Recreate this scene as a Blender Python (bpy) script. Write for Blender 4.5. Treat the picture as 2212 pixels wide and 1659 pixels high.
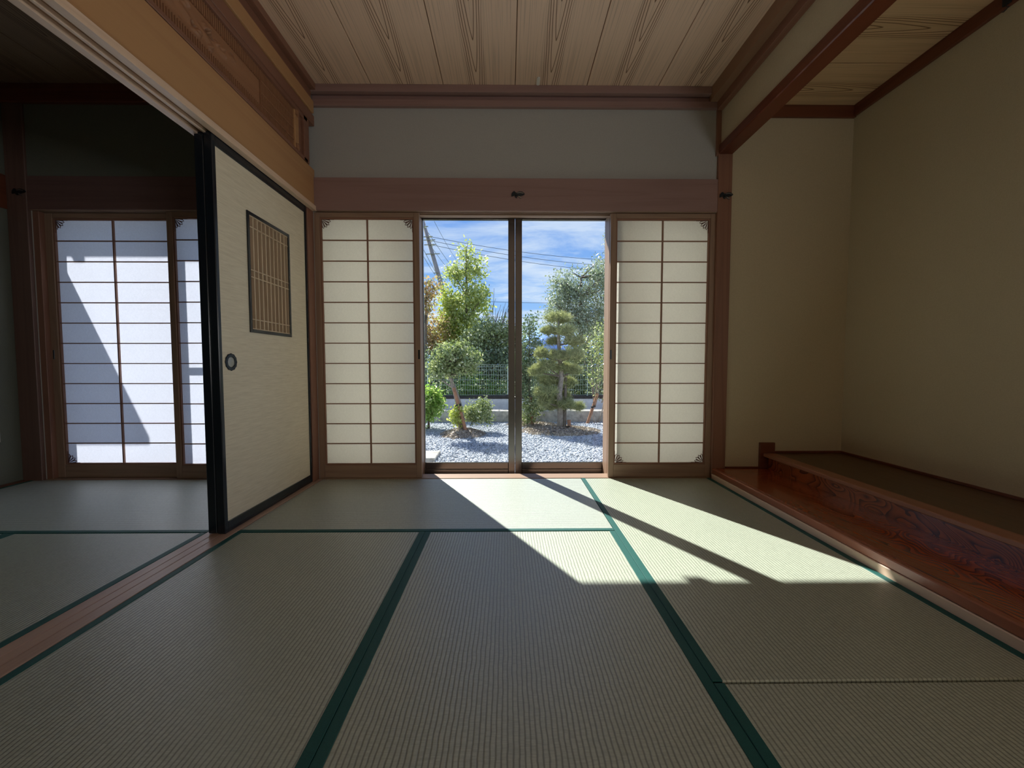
import bpy, bmesh, math, random
import numpy as np
from mathutils import Vector, Matrix
random.seed(7)
rng = np.random.default_rng(7)
sc = bpy.context.scene
for o in list(bpy.data.objects):
    bpy.data.objects.remove(o)
PI = math.pi

# ------------------------------------------------------------------ camera
F_PX, W_PX, H_PX = 873.334, 2212.0, 1659.0
EYE = Vector((0.0, 0.0, 0.795))
def cam_matrix():
    pi_, ya, ro = -0.0486780, -0.0105465, 0.000206
    c, s = math.cos, math.sin
    Rz = Matrix(((c(ya), -s(ya), 0), (s(ya), c(ya), 0), (0, 0, 1)))
    Rx = Matrix(((1, 0, 0), (0, c(pi_), -s(pi_)), (0, s(pi_), c(pi_))))
    Ry = Matrix(((c(ro), 0, s(ro)), (0, 1, 0), (-s(ro), 0, c(ro))))
    return Rz @ Rx @ Ry
RM = cam_matrix()
cd = bpy.data.cameras.new('camera')
cd.sensor_width = 36.0
cd.lens = F_PX * 36.0 / W_PX
cd.clip_start = 0.02
cd.clip_end = 3000
cam = bpy.data.objects.new('camera', cd)
right, fwd, up = RM.col[0], RM.col[1], RM.col[2]
m4 = Matrix((( right[0], up[0], -fwd[0], EYE[0]), (right[1], up[1], -fwd[1], EYE[1]),
             (right[2], up[2], -fwd[2], EYE[2]), (0, 0, 0, 1)))
cam.matrix_world = m4
sc.collection.objects.link(cam)
sc.camera = cam

# ------------------------------------------------------------------ world, sun, fill light, exposure
sc.view_settings.view_transform = 'Standard'
sc.view_settings.look = 'None'
sc.view_settings.exposure = 0.55
sc.view_settings.gamma = 1.0
sc.view_settings.use_curve_mapping = False
try:
    sc.cycles.use_denoising = True
    sc.cycles.denoiser = 'OPENIMAGEDENOISE'
    sc.cycles.max_bounces = 14
    sc.cycles.diffuse_bounces = 9
    sc.cycles.glossy_bounces = 4
    sc.cycles.transparent_max_bounces = 16
    sc.cycles.sample_clamp_indirect = 4.0
    sc.cycles.caustics_reflective = False
    sc.cycles.caustics_refractive = False
except Exception:
    pass

SUN_DIR = Vector((-0.545, 1.0, 1.085)).normalized()      # towards the sun
SUN_STRENGTH = 8.2
SKY_STRENGTH = 1.0
REAR_FILL = 46.0

world = bpy.data.worlds.new('sky')
sc.world = world
world.use_nodes = True
wn, wl = world.node_tree.nodes, world.node_tree.links
wn.clear()
def N(nodes, t, **kw):
    n = nodes.new(t)
    for k, v in kw.items():
        setattr(n, k, v)
    return n
def setv(n, **kw):
    for k, v in kw.items():
        n.inputs[k.replace('_', ' ')].default_value = v
    return n
tc = N(wn, 'ShaderNodeTexCoord')
sep = N(wn, 'ShaderNodeSeparateXYZ'); wl.new(tc.outputs['Generated'], sep.inputs[0])
# blue of the clear sky by height, paler towards the horizon
ramp = N(wn, 'ShaderNodeValToRGB')
wl.new(sep.outputs['Z'], ramp.inputs['Fac'])
cr = ramp.color_ramp
cr.elements[0].position = 0.0; cr.elements[0].color = (0.40, 0.56, 0.74, 1)
cr.elements[1].position = 1.0; cr.elements[1].color = (0.06, 0.14, 0.40, 1)
e = cr.elements.new(0.14); e.color = (0.22, 0.40, 0.72, 1)
e = cr.elements.new(0.40); e.color = (0.10, 0.235, 0.60, 1)
# cirrus: noise on the plane of a high cloud layer
zc = N(wn, 'ShaderNodeMath', operation='MAXIMUM'); wl.new(sep.outputs['Z'], zc.inputs[0]); zc.inputs[1].default_value = 0.0
zz = N(wn, 'ShaderNodeMath', operation='ADD'); wl.new(zc.outputs[0], zz.inputs[0]); zz.inputs[1].default_value = 0.09
dx = N(wn, 'ShaderNodeMath', operation='DIVIDE'); wl.new(sep.outputs['X'], dx.inputs[0]); wl.new(zz.outputs[0], dx.inputs[1])
dy = N(wn, 'ShaderNodeMath', operation='DIVIDE'); wl.new(sep.outputs['Y'], dy.inputs[0]); wl.new(zz.outputs[0], dy.inputs[1])
comb = N(wn, 'ShaderNodeCombineXYZ'); wl.new(dx.outputs[0], comb.inputs[0]); wl.new(dy.outputs[0], comb.inputs[1])
mp = N(wn, 'ShaderNodeMapping'); wl.new(comb.outputs[0], mp.inputs[0])
mp.inputs['Rotation'].default_value = (0, 0, 0.35); mp.inputs['Scale'].default_value = (0.75, 1.25, 1)
mp.inputs['Location'].default_value = (3.1, 0.7, 0)
nz = N(wn, 'ShaderNodeTexNoise'); wl.new(mp.outputs[0], nz.inputs['Vector'])
setv(nz, Scale=1.35, Detail=9.0, Roughness=0.62, Distortion=0.9)
cl = N(wn, 'ShaderNodeValToRGB'); wl.new(nz.outputs[0], cl.inputs['Fac'])
cl.color_ramp.elements[0].position = 0.40; cl.color_ramp.elements[0].color = (0, 0, 0, 1)
cl.color_ramp.elements[1].position = 0.62; cl.color_ramp.elements[1].color = (1, 1, 1, 1)
hz = N(wn, 'ShaderNodeMapRange'); wl.new(sep.outputs['Z'], hz.inputs['Value'])
setv(hz, From_Min=0.0, From_Max=0.30, To_Min=1.0, To_Max=0.62)
cm = N(wn, 'ShaderNodeMath', operation='MULTIPLY'); wl.new(cl.outputs['Color'], cm.inputs[0]); wl.new(hz.outputs[0], cm.inputs[1])
mx = N(wn, 'ShaderNodeMixRGB'); wl.new(cm.outputs[0], mx.inputs['Fac']); wl.new(ramp.outputs[0], mx.inputs[1])
mx.inputs[2].default_value = (0.62, 0.68, 0.74, 1)
below = N(wn, 'ShaderNodeMath', operation='LESS_THAN'); wl.new(sep.outputs['Z'], below.inputs[0]); below.inputs[1].default_value = -0.01
mg = N(wn, 'ShaderNodeMixRGB'); wl.new(below.outputs[0], mg.inputs['Fac']); wl.new(mx.outputs[0], mg.inputs[1])
mg.inputs[2].default_value = (0.16, 0.17, 0.15, 1)
bg = N(wn, 'ShaderNodeBackground'); wl.new(mg.outputs[0], bg.inputs['Color']); bg.inputs['Strength'].default_value = SKY_STRENGTH
wo = N(wn, 'ShaderNodeOutputWorld'); wl.new(bg.outputs[0], wo.inputs[0])

sd = bpy.data.lights.new('sun', 'SUN')
sd.energy = SUN_STRENGTH; sd.angle = math.radians(0.53); sd.color = (1.0, 0.955, 0.87)
so = bpy.data.objects.new('sun', sd); sc.collection.objects.link(so)
so.rotation_euler = SUN_DIR.to_track_quat('Z', 'Y').to_euler()
so.location = (-6, 12, 12)

# added fill light behind the camera, no window is built there
ad = bpy.data.lights.new('rear_fill', 'AREA')
ad.shape = 'RECTANGLE'; ad.size = 1.5; ad.size_y = 1.1; ad.energy = REAR_FILL; ad.color = (0.97, 0.985, 1.0)
ao = bpy.data.objects.new('rear_fill', ad); sc.collection.objects.link(ao)
ao.location = (2.30, -1.55, 1.25)
ao.rotation_euler = (math.radians(124), 0, math.radians(90))

# ------------------------------------------------------------------ helpers
def at(px, py, Y):
    """point of the place at distance Y along the room axis, by its bearing from the eye"""
    r = RM @ Vector(((px - 1106.0) / F_PX, 1.0, -(py - 829.5) / F_PX))
    return EYE + r * (Y / r[1])

def tag(o, label=None, cat=None, group=None, kind=None):
    if label: o['label'] = label
    if cat: o['category'] = cat
    if group: o['group'] = group
    if kind: o['kind'] = kind
    return o

def empty(name, loc, label=None, cat=None, group=None, kind=None):
    o = bpy.data.objects.new(name, None)
    o.empty_display_size = 0.1
    sc.collection.objects.link(o)
    o.location = loc
    return tag(o, label, cat, group, kind)

def wpos(o):
    v = Vector((0, 0, 0))
    while o is not None:
        v = v + o.location
        o = o.parent
    return v

class MB:
    """collects shapes given in world metres and builds ONE mesh object"""
    def __init__(self):
        self.bm = bmesh.new()
    def box(self, x0, x1, y0, y1, z0, z1, c=0.0):
        if x0 > x1: x0, x1 = x1, x0
        if y0 > y1: y0, y1 = y1, y0
        if z0 > z1: z0, z1 = z1, z0
        vs = [self.bm.verts.new((x, y, z)) for x in (x0, x1) for y in (y0, y1) for z in (z0, z1)]
        fs = [(0, 1, 3, 2), (4, 6, 7, 5), (0, 4, 5, 1), (2, 3, 7, 6), (0, 2, 6, 4), (1, 5, 7, 3)]
        nf = [self.bm.faces.new([vs[i] for i in f]) for f in fs]
        if c > 0:
            es = list({e for f in nf for e in f.edges})
            bmesh.ops.bevel(self.bm, geom=es, offset=c, segments=1, affect='EDGES', profile=0.5)
        return self
    def prism(self, pts, axis, a, b):
        """extrude a 2-D outline along axis ('x': pts are (y,z); 'y': (x,z); 'z': (x,y))"""
        def p(q, t):
            if axis == 'x': return (t, q[0], q[1])
            if axis == 'y': return (q[0], t, q[1])
            return (q[0], q[1], t)
        A = [self.bm.verts.new(p(q, a)) for q in pts]
        B = [self.bm.verts.new(p(q, b)) for q in pts]
        n = len(pts)
        for i in range(n):
            self.bm.faces.new((A[i], A[(i + 1) % n], B[(i + 1) % n], B[i]))
        self.bm.faces.new(A[::-1]); self.bm.faces.new(B)
        return self
    def tube(self, pts, radii, n=8, closed=False):
        pts = [Vector(p) for p in pts]
        if not hasattr(radii, '__len__'): radii = [radii] * len(pts)
        rings = []
        m = len(pts)
        for i, p in enumerate(pts):
            a = pts[(i - 1) % m] if closed or i else pts[0]
            b = pts[(i + 1) % m] if closed or i < m - 1 else pts[-1]
            d = (b - a)
            d = d.normalized() if d.length > 1e-9 else Vector((0, 0, 1))
            h = Vector((0, 0, 1)) if abs(d.z) < 0.9 else Vector((1, 0, 0))
            u = d.cross(h).normalized(); v = d.cross(u)
            rings.append([self.bm.verts.new(p + (u * math.cos(2 * PI * k / n) + v * math.sin(2 * PI * k / n)) * radii[i]) for k in range(n)])
        cnt = m if closed else m - 1
        for i in range(cnt):
            A, B = rings[i], rings[(i + 1) % m]
            for k in range(n):
                self.bm.faces.new((A[k], A[(k + 1) % n], B[(k + 1) % n], B[k]))
        if not closed:
            self.bm.faces.new(rings[0][::-1]); self.bm.faces.new(rings[-1])
        return self
    def lathe(self, prof, centre, axis='z', n=24, scale=(1, 1), ripple=None):
        """prof: (radius, height) pairs"""
        cx, cy, cz = centre
        rings = []
        for r, h in prof:
            ring = []
            for k in range(n):
                a = 2 * PI * k / n
                rr = r * (ripple(a) if ripple and r > 0 else 1)
                u, v = rr * math.cos(a) * scale[0], rr * math.sin(a) * scale[1]
                if axis == 'z': q = (cx + u, cy + v, cz + h)
                elif axis == 'x': q = (cx + h, cy + u, cz + v)
                else: q = (cx + u, cy + h, cz + v)
                ring.append(self.bm.verts.new(q))
            rings.append(ring)
        for A, B in zip(rings, rings[1:]):
            for k in range(n):
                self.bm.faces.new((A[k], A[(k + 1) % n], B[(k + 1) % n], B[k]))
        self.bm.faces.new(rings[0][::-1]); self.bm.faces.new(rings[-1])
        return self
    def build(self, name, mat, parent=None, origin=None, smooth=False):
        if parent is not None:
            base = wpos(parent)
        elif origin is not None:
            base = Vector(origin)
        else:
            base = Vector((0, 0, 0))
        loc = Vector(origin) - base if (origin is not None and parent is not None) else (base if parent is None else Vector((0, 0, 0)))
        off = base + (loc if parent is not None else Vector((0, 0, 0)))
        bmesh.ops.translate(self.bm, verts=self.bm.verts, vec=-off)
        bmesh.ops.recalc_face_normals(self.bm, faces=self.bm.faces)
        me = bpy.data.meshes.new(name)
        self.bm.to_mesh(me); self.bm.free()
        if smooth:
            me.polygons.foreach_set('use_smooth', [True] * len(me.polygons))
        me.materials.append(mat)
        o = bpy.data.objects.new(name, me)
        sc.collection.objects.link(o)
        o.location = loc
        if parent is not None: o.parent = parent
        return o

def fastmesh(name, V, Fc, mat, parent=None, smooth=False):
    V = np.asarray(V, np.float32); Fc = np.asarray(Fc, np.int32)
    if parent is not None:
        V = V - np.array(wpos(parent), np.float32)
    me = bpy.data.meshes.new(name)
    k = Fc.shape[1]
    me.vertices.add(len(V)); me.vertices.foreach_set('co', V.ravel())
    me.loops.add(Fc.size); me.loops.foreach_set('vertex_index', Fc.ravel())
    me.polygons.add(len(Fc)); me.polygons.foreach_set('loop_start', np.arange(0, Fc.size, k, dtype=np.int32))
    if smooth: me.polygons.foreach_set('use_smooth', np.ones(len(Fc), bool))
    me.update(calc_edges=True); me.validate()
    me.materials.append(mat)
    o = bpy.data.objects.new(name, me)
    sc.collection.objects.link(o)
    if parent is not None: o.parent = parent
    return o

def copy_tree(o, parent=None):
    c = o.copy(); sc.collection.objects.link(c); c.parent = parent
    for ch in [x for x in bpy.data.objects if x.parent == o]:
        copy_tree(ch, c)
    return c

# ------------------------------------------------------------------ materials
def newmat(name):
    m = bpy.data.materials.new(name); m.use_nodes = True
    nt = m.node_tree; nt.nodes.clear()
    out = nt.nodes.new('ShaderNodeOutputMaterial')
    b = nt.nodes.new('ShaderNodeBsdfPrincipled')
    nt.links.new(b.outputs[0], out.inputs[0])
    return m, nt, b, out

def plain(name, col, rough=0.6, metal=0.0, spec=0.5, noise=0.0, nscale=40, bump=0.0):
    m, nt, b, out = newmat(name)
    b.inputs['Base Color'].default_value = (*col, 1)
    b.inputs['Roughness'].default_value = rough
    b.inputs['Metallic'].default_value = metal
    b.inputs['Specular IOR Level'].default_value = spec
    if noise or bump:
        t = N(nt.nodes, 'ShaderNodeTexCoord')
        n = N(nt.nodes, 'ShaderNodeTexNoise'); nt.links.new(t.outputs['Object'], n.inputs['Vector'])
        setv(n, Scale=float(nscale), Detail=6.0, Roughness=0.6)
        if noise:
            r = N(nt.nodes, 'ShaderNodeMapRange'); nt.links.new(n.outputs[0], r.inputs['Value'])
            setv(r, From_Min=0.3, From_Max=0.7, To_Min=1 - noise, To_Max=1 + noise)
            mu = N(nt.nodes, 'ShaderNodeMixRGB', blend_type='MULTIPLY'); mu.inputs['Fac'].default_value = 1
            mu.inputs[1].default_value = (*col, 1); nt.links.new(r.outputs[0], mu.inputs[2])
            nt.links.new(mu.outputs[0], b.inputs['Base Color'])
        if bump:
            bp = N(nt.nodes, 'ShaderNodeBump'); nt.links.new(n.outputs[0], bp.inputs['Height'])
            bp.inputs['Strength'].default_value = bump; bp.inputs['Distance'].default_value = 0.002
            nt.links.new(bp.outputs[0], b.inputs['Normal'])
    return m

def wood(name, light, dark, axis='y', rough=0.45, ring=26.0, fine=0.35, contrast=0.55, spec=0.4, wob=1.0):
    """straight-grained timber; grain runs along axis"""
    m, nt, b, out = newmat(name)
    t = N(nt.nodes, 'ShaderNodeTexCoord')
    mp = N(nt.nodes, 'ShaderNodeMapping'); nt.links.new(t.outputs['Object'], mp.inputs[0])
    s = [1.0, 1.0, 1.0]; s['xyz'.index(axis)] = 0.045
    mp.inputs['Scale'].default_value = s
    n1 = N(nt.nodes, 'ShaderNodeTexNoise'); nt.links.new(mp.outputs[0], n1.inputs['Vector'])
    setv(n1, Scale=7.0, Detail=3.0, Roughness=0.5, Distortion=0.6 * wob)
    k = N(nt.nodes, 'ShaderNodeMath', operation='MULTIPLY'); nt.links.new(n1.outputs[0], k.inputs[0]); k.inputs[1].default_value = ring
    fr = N(nt.nodes, 'ShaderNodeMath', operation='PINGPONG'); nt.links.new(k.outputs[0], fr.inputs[0]); fr.inputs[1].default_value = 1.0
    pw = N(nt.nodes, 'ShaderNodeMath', operation='POWER'); nt.links.new(fr.outputs[0], pw.inputs[0]); pw.inputs[1].default_value = 2.2
    n2 = N(nt.nodes, 'ShaderNodeTexNoise'); nt.links.new(mp.outputs[0], n2.inputs['Vector'])
    setv(n2, Scale=260.0, Detail=2.0, Roughness=0.6)
    f2 = N(nt.nodes, 'ShaderNodeMath', operation='MULTIPLY'); nt.links.new(n2.outputs[0], f2.inputs[0]); f2.inputs[1].default_value = fine
    f1 = N(nt.nodes, 'ShaderNodeMath', operation='MULTIPLY_ADD'); nt.links.new(pw.outputs[0], f1.inputs[0]); f1.inputs[1].default_value = contrast
    nt.links.new(f2.outputs[0], f1.inputs[2])
    mx = N(nt.nodes, 'ShaderNodeMixRGB'); nt.links.new(f1.outputs[0], mx.inputs['Fac'])
    mx.inputs[1].default_value = (*light, 1); mx.inputs[2].default_value = (*dark, 1)
    nt.links.new(mx.outputs[0], b.inputs['Base Color'])
    b.inputs['Roughness'].default_value = rough
    b.inputs['Specular IOR Level'].default_value = spec
    bp = N(nt.nodes, 'ShaderNodeBump'); nt.links.new(n2.outputs[0], bp.inputs['Height'])
    bp.inputs['Strength'].default_value = 0.12; bp.inputs['Distance'].default_value = 0.001
    nt.links.new(bp.outputs[0], b.inputs['Normal'])
    return m

def plank_mat(name, tip_axis, light, mid, line):
    """ceiling board: cathedral figure in the middle, fine straight grain beside it"""
    m, nt, b, out = newmat(name)
    L = nt.links
    t = N(nt.nodes, 'ShaderNodeTexCoord')
    sp = N(nt.nodes, 'ShaderNodeSeparateXYZ'); L.new(t.outputs['Object'], sp.inputs[0])
    ax, ac = ('Y', 'X') if tip_axis == 'y' else ('X', 'Y')
    def mth(op, a, b2=None, c=None):
        n = N(nt.nodes, 'ShaderNodeMath', operation=op)
        for i, v in enumerate((a, b2, c)):
            if v is None: continue
            if isinstance(v, (int, float)): n.inputs[i].default_value = v
            else: L.new(v, n.inputs[i])
        return n.outputs[0]
    along, across = sp.outputs[ax], sp.outputs[ac]
    # slow waviness
    mp = N(nt.nodes, 'ShaderNodeMapping'); L.new(t.outputs['Object'], mp.inputs[0])
    mp.inputs['Scale'].default_value = (1, 0.25, 1) if tip_axis == 'y' else (0.25, 1, 1)
    n0 = N(nt.nodes, 'ShaderNodeTexNoise'); L.new(mp.outputs[0], n0.inputs['Vector']); setv(n0, Scale=5.0, Detail=1.5)
    wv = mth('MULTIPLY', mth('SUBTRACT', n0.outputs[0], 0.5), 0.03)
    xc = mth('ADD', mth('ADD', across, 0.012), wv)
    ab = mth('ABSOLUTE', xc)
    p = mth('MULTIPLY', mth('POWER', ab, 1.5), 62.0)
    g = mth('ADD', along, p)
    g = mth('MULTIPLY', g, 4.0)
    fr = mth('FRACT', g)
    ln = mth('MINIMUM', fr, mth('SUBTRACT', 1.0, fr))
    # line width grows with slope so that flanks stay thin in space
    ln = mth('MULTIPLY', ln, 1.0)
    slope = mth('ADD', mth('MULTIPLY', mth('POWER', ab, 0.5), 4.0 * 62 * 1.5 * 0.0022), 0.03)
    mk = N(nt.nodes, 'ShaderNodeMapRange'); L.new(mth('DIVIDE', ln, slope), mk.inputs['Value'])
    setv(mk, From_Min=0.45, From_Max=1.0, To_Min=1.0, To_Max=0.0)
    band = N(nt.nodes, 'ShaderNodeMapRange', interpolation_type='SMOOTHSTEP'); L.new(ab, band.inputs['Value'])
    setv(band, From_Min=0.05, From_Max=0.075, To_Min=1.0, To_Max=0.0)
    lm = mth('MULTIPLY', mk.outputs[0], band.outputs[0])
    # fine straight grain
    mp2 = N(nt.nodes, 'ShaderNodeMapping'); L.new(t.outputs['Object'], mp2.inputs[0])
    mp2.inputs['Scale'].default_value = (1, 0.012, 1) if tip_axis == 'y' else (0.012, 1, 1)
    n2 = N(nt.nodes, 'ShaderNodeTexNoise'); L.new(mp2.outputs[0], n2.inputs['Vector']); setv(n2, Scale=150.0, Detail=2.5)
    n3 = N(nt.nodes, 'ShaderNodeTexNoise'); L.new(mp2.outputs[0], n3.inputs['Vector']); setv(n3, Scale=14.0, Detail=2.0)
    a = N(nt.nodes, 'ShaderNodeMixRGB'); L.new(n3.outputs[0], a.inputs['Fac']); a.inputs[1].default_value = (*light, 1); a.inputs[2].default_value = (*mid, 1)
    fm = N(nt.nodes, 'ShaderNodeMapRange'); L.new(n2.outputs[0], fm.inputs['Value']); setv(fm, From_Min=0.52, From_Max=0.72, To_Min=0.0, To_Max=0.5)
    b1 = N(nt.nodes, 'ShaderNodeMixRGB'); L.new(fm.outputs[0], b1.inputs['Fac']); L.new(a.outputs[0], b1.inputs[1]); b1.inputs[2].default_value = (*[v * 0.5 for v in mid], 1)
    b2 = N(nt.nodes, 'ShaderNodeMixRGB'); L.new(mth('MULTIPLY', lm, 0.9), b2.inputs['Fac']); L.new(b1.outputs[0], b2.inputs[1]); b2.inputs[2].default_value = (*line, 1)
    L.new(b2.outputs[0], b.inputs['Base Color'])
    b.inputs['Roughness'].default_value = 0.55
    b.inputs['Specular IOR Level'].default_value = 0.3
    return m

def tatami_mat(name, rib_axis):
    """rush weave: ribs run along rib_axis, the rushes across them"""
    m, nt, b, out = newmat(name); L = nt.links
    t = N(nt.nodes, 'ShaderNodeTexCoord')
    sp = N(nt.nodes, 'ShaderNodeSeparateXYZ'); L.new(t.outputs['Object'], sp.inputs[0])
    across = sp.outputs['X'] if rib_axis == 'y' else sp.outputs['Y']
    along = sp.outputs['Y'] if rib_axis == 'y' else sp.outputs['X']
    def mth(op, a, b2=None, c=None):
        n = N(nt.nodes, 'ShaderNodeMath', operation=op)
        for i, v in enumerate((a, b2, c)):
            if v is None: continue
            if isinstance(v, (int, float)): n.inputs[i].default_value = v
            else: L.new(v, n.inputs[i])
        return n.outputs[0]
    nd = N(nt.nodes, 'ShaderNodeTexNoise'); L.new(t.outputs['Object'], nd.inputs['Vector']); setv(nd, Scale=16.0, Detail=2.0)
    wv = mth('MULTIPLY', mth('SUBTRACT', nd.outputs[0], 0.5), 0.007)
    ph = mth('FRACT', mth('DIVIDE', mth('ADD', across, wv), 0.0122))
    d = mth('MULTIPLY', mth('ABSOLUTE', mth('SUBTRACT', ph, 0.5)), 2.0)       # 1 in the groove
    gr = N(nt.nodes, 'ShaderNodeMapRange', interpolation_type='SMOOTHSTEP'); L.new(d, gr.inputs['Value']); setv(gr, From_Min=0.45, From_Max=1.0, To_Min=0.0, To_Max=1.0)
    # single rushes
    mp = N(nt.nodes, 'ShaderNodeMapping'); L.new(t.outputs['Object'], mp.inputs[0])
    mp.inputs['Scale'].default_value = (0.10, 1.0, 1) if rib_axis == 'y' else (1.0, 0.10, 1)
    nr = N(nt.nodes, 'ShaderNodeTexNoise'); L.new(mp.outputs[0], nr.inputs['Vector']); setv(nr, Scale=420.0, Detail=2.0, Roughness=0.7)
    # alternate ribs cover different rushes
    cell = N(nt.nodes, 'ShaderNodeTexWhiteNoise', noise_dimensions='2D')
    cv = N(nt.nodes, 'ShaderNodeCombineXYZ')
    L.new(mth('FLOOR', mth('DIVIDE', mth('ADD', across, wv), 0.0122)), cv.inputs[0]); L.new(mth('FLOOR', mth('DIVIDE', along, 0.0034)), cv.inputs[1])
    L.new(cv.outputs[0], cell.inputs['Vector'])
    nb = N(nt.nodes, 'ShaderNodeTexNoise'); L.new(t.outputs['Object'], nb.inputs['Vector']); setv(nb, Scale=2.2, Detail=3.0)
    base = N(nt.nodes, 'ShaderNodeMixRGB'); L.new(nb.outputs[0], base.inputs['Fac'])
    kk = 0.98 if rib_axis == 'x' else 0.93  # crosswise mats paler and bluer: rush sheen put into the colour
    base.inputs[1].default_value = (0.415 * kk, 0.465 * kk, (0.385 if rib_axis == 'y' else 0.425) * kk, 1)
    base.inputs[2].default_value = (0.46 * kk, 0.505 * kk, (0.42 if rib_axis == 'y' else 0.46) * kk, 1)
    v = mth('ADD', mth('MULTIPLY', nr.outputs[0], 0.55), mth('MULTIPLY', cell.outputs['Value'], 0.16))
    v = mth('ADD', v, 0.66)
    mu = N(nt.nodes, 'ShaderNodeMixRGB', blend_type='MULTIPLY'); mu.inputs['Fac'].default_value = 1; L.new(base.outputs[0], mu.inputs[1]); L.new(v, mu.inputs[2])
    dk = N(nt.nodes, 'ShaderNodeMixRGB'); L.new(mth('MULTIPLY', gr.outputs[0], 0.72), dk.inputs['Fac']); L.new(mu.outputs[0], dk.inputs[1]); dk.inputs[2].default_value = (0.13, 0.135, 0.105, 1)
    L.new(dk.outputs[0], b.inputs['Base Color'])
    hgt = mth('ADD', mth('MULTIPLY', gr.outputs[0], -1.0), mth('MULTIPLY', nr.outputs[0], 0.4))
    bp = N(nt.nodes, 'ShaderNodeBump'); L.new(hgt, bp.inputs['Height']); bp.inputs['Strength'].default_value = 0.5; bp.inputs['Distance'].default_value = 0.0012
    L.new(bp.outputs[0], b.inputs['Normal'])
    b.inputs['Roughness'].default_value = 0.36
    b.inputs['IOR'].default_value = 1.75 if rib_axis == 'x' else 1.65
    b.inputs['Specular IOR Level'].default_value = 0.6
    return m

def paper_mat(name, trans, refl, speck=0.06):
    m, nt, b, out = newmat(name); L = nt.links
    nt.nodes.remove(b)
    t = N(nt.nodes, 'ShaderNodeTexCoord')
    n = N(nt.nodes, 'ShaderNodeTexNoise'); L.new(t.outputs['Object'], n.inputs['Vector']); setv(n, Scale=170.0, Detail=4.0, Roughness=0.7)
    r = N(nt.nodes, 'ShaderNodeMapRange'); L.new(n.outputs[0], r.inputs['Value']); setv(r, From_Min=0.35, From_Max=0.65, To_Min=1 - speck, To_Max=1 + speck)
    mu = N(nt.nodes, 'ShaderNodeMixRGB', blend_type='MULTIPLY'); mu.inputs['Fac'].default_value = 1; mu.inputs[1].default_value = (*trans, 1); L.new(r.outputs[0], mu.inputs[2])
    tr = N(nt.nodes, 'ShaderNodeBsdfTranslucent'); L.new(mu.outputs[0], tr.inputs['Color'])
    df = N(nt.nodes, 'ShaderNodeBsdfDiffuse'); df.inputs['Color'].default_value = (*refl, 1)
    ad_ = N(nt.nodes, 'ShaderNodeAddShader'); L.new(tr.outputs[0], ad_.inputs[0]); L.new(df.outputs[0], ad_.inputs[1])
    L.new(ad_.outputs[0], out.inputs[0])
    return m

def glass_mat(name):
    m, nt, b, out = newmat(name); L = nt.links
    nt.nodes.remove(b)
    tr = N(nt.nodes, 'ShaderNodeBsdfTransparent'); tr.inputs['Color'].default_value = (0.97, 0.985, 0.98, 1)
    gl = N(nt.nodes, 'ShaderNodeBsdfGlossy'); gl.inputs['Roughness'].default_value = 0.0
    lw_ = N(nt.nodes, 'ShaderNodeLayerWeight'); lw_.inputs['Blend'].default_value = 0.5
    pw_ = N(nt.nodes, 'ShaderNodeMath', operation='POWER'); L.new(lw_.outputs['Facing'], pw_.inputs[0]); pw_.inputs[1].default_value = 4.0
    fz = N(nt.nodes, 'ShaderNodeMath', operation='MULTIPLY_ADD'); L.new(pw_.outputs[0], fz.inputs[0]); fz.inputs[1].default_value = 0.6; fz.inputs[2].default_value = 0.025
    mi = N(nt.nodes, 'ShaderNodeMixShader'); L.new(fz.outputs[0], mi.inputs[0]); L.new(tr.outputs[0], mi.inputs[1]); L.new(gl.outputs[0], mi.inputs[2])
    L.new(mi.outputs[0], out.inputs[0])
    return m

def leaf_mat(name, c1, c2, c3=None, trans=0.45, rough=0.4, spec=0.5):
    m, nt, b, out = newmat(name); L = nt.links
    g = N(nt.nodes, 'ShaderNodeNewGeometry')
    if trans > 0.15:
        c1, c2 = [min(.8, v * 1.3) for v in c1], [min(.8, v * 1.3) for v in c2]
    r = N(nt.nodes, 'ShaderNodeValToRGB'); L.new(g.outputs['Random Per Island'], r.inputs['Fac'])
    r.color_ramp.elements[0].color = (*c1, 1); r.color_ramp.elements[1].color = (*c2, 1)
    if c3:
        r.color_ramp.elements[1].position = 0.8
        e = r.color_ramp.elements.new(1.0); e.color = (*c3, 1)
    L.new(r.outputs[0], b.inputs['Base Color'])
    b.inputs['Roughness'].default_value = rough; b.inputs['Specular IOR Level'].default_value = spec
    tr = N(nt.nodes, 'ShaderNodeBsdfTranslucent')
    mu = N(nt.nodes, 'ShaderNodeMixRGB', blend_type='MULTIPLY'); mu.inputs['Fac'].default_value = 1; L.new(r.outputs[0], mu.inputs[1]); mu.inputs[2].default_value = (1.25, 1.25, 0.85, 1)
    L.new(mu.outputs[0], tr.inputs['Color'])
    mi = N(nt.nodes, 'ShaderNodeMixShader'); mi.inputs[0].default_value = trans
    L.new(b.outputs[0], mi.inputs[1]); L.new(tr.outputs[0], mi.inputs[2]); L.new(mi.outputs[0], out.inputs[0])
    return m

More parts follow.
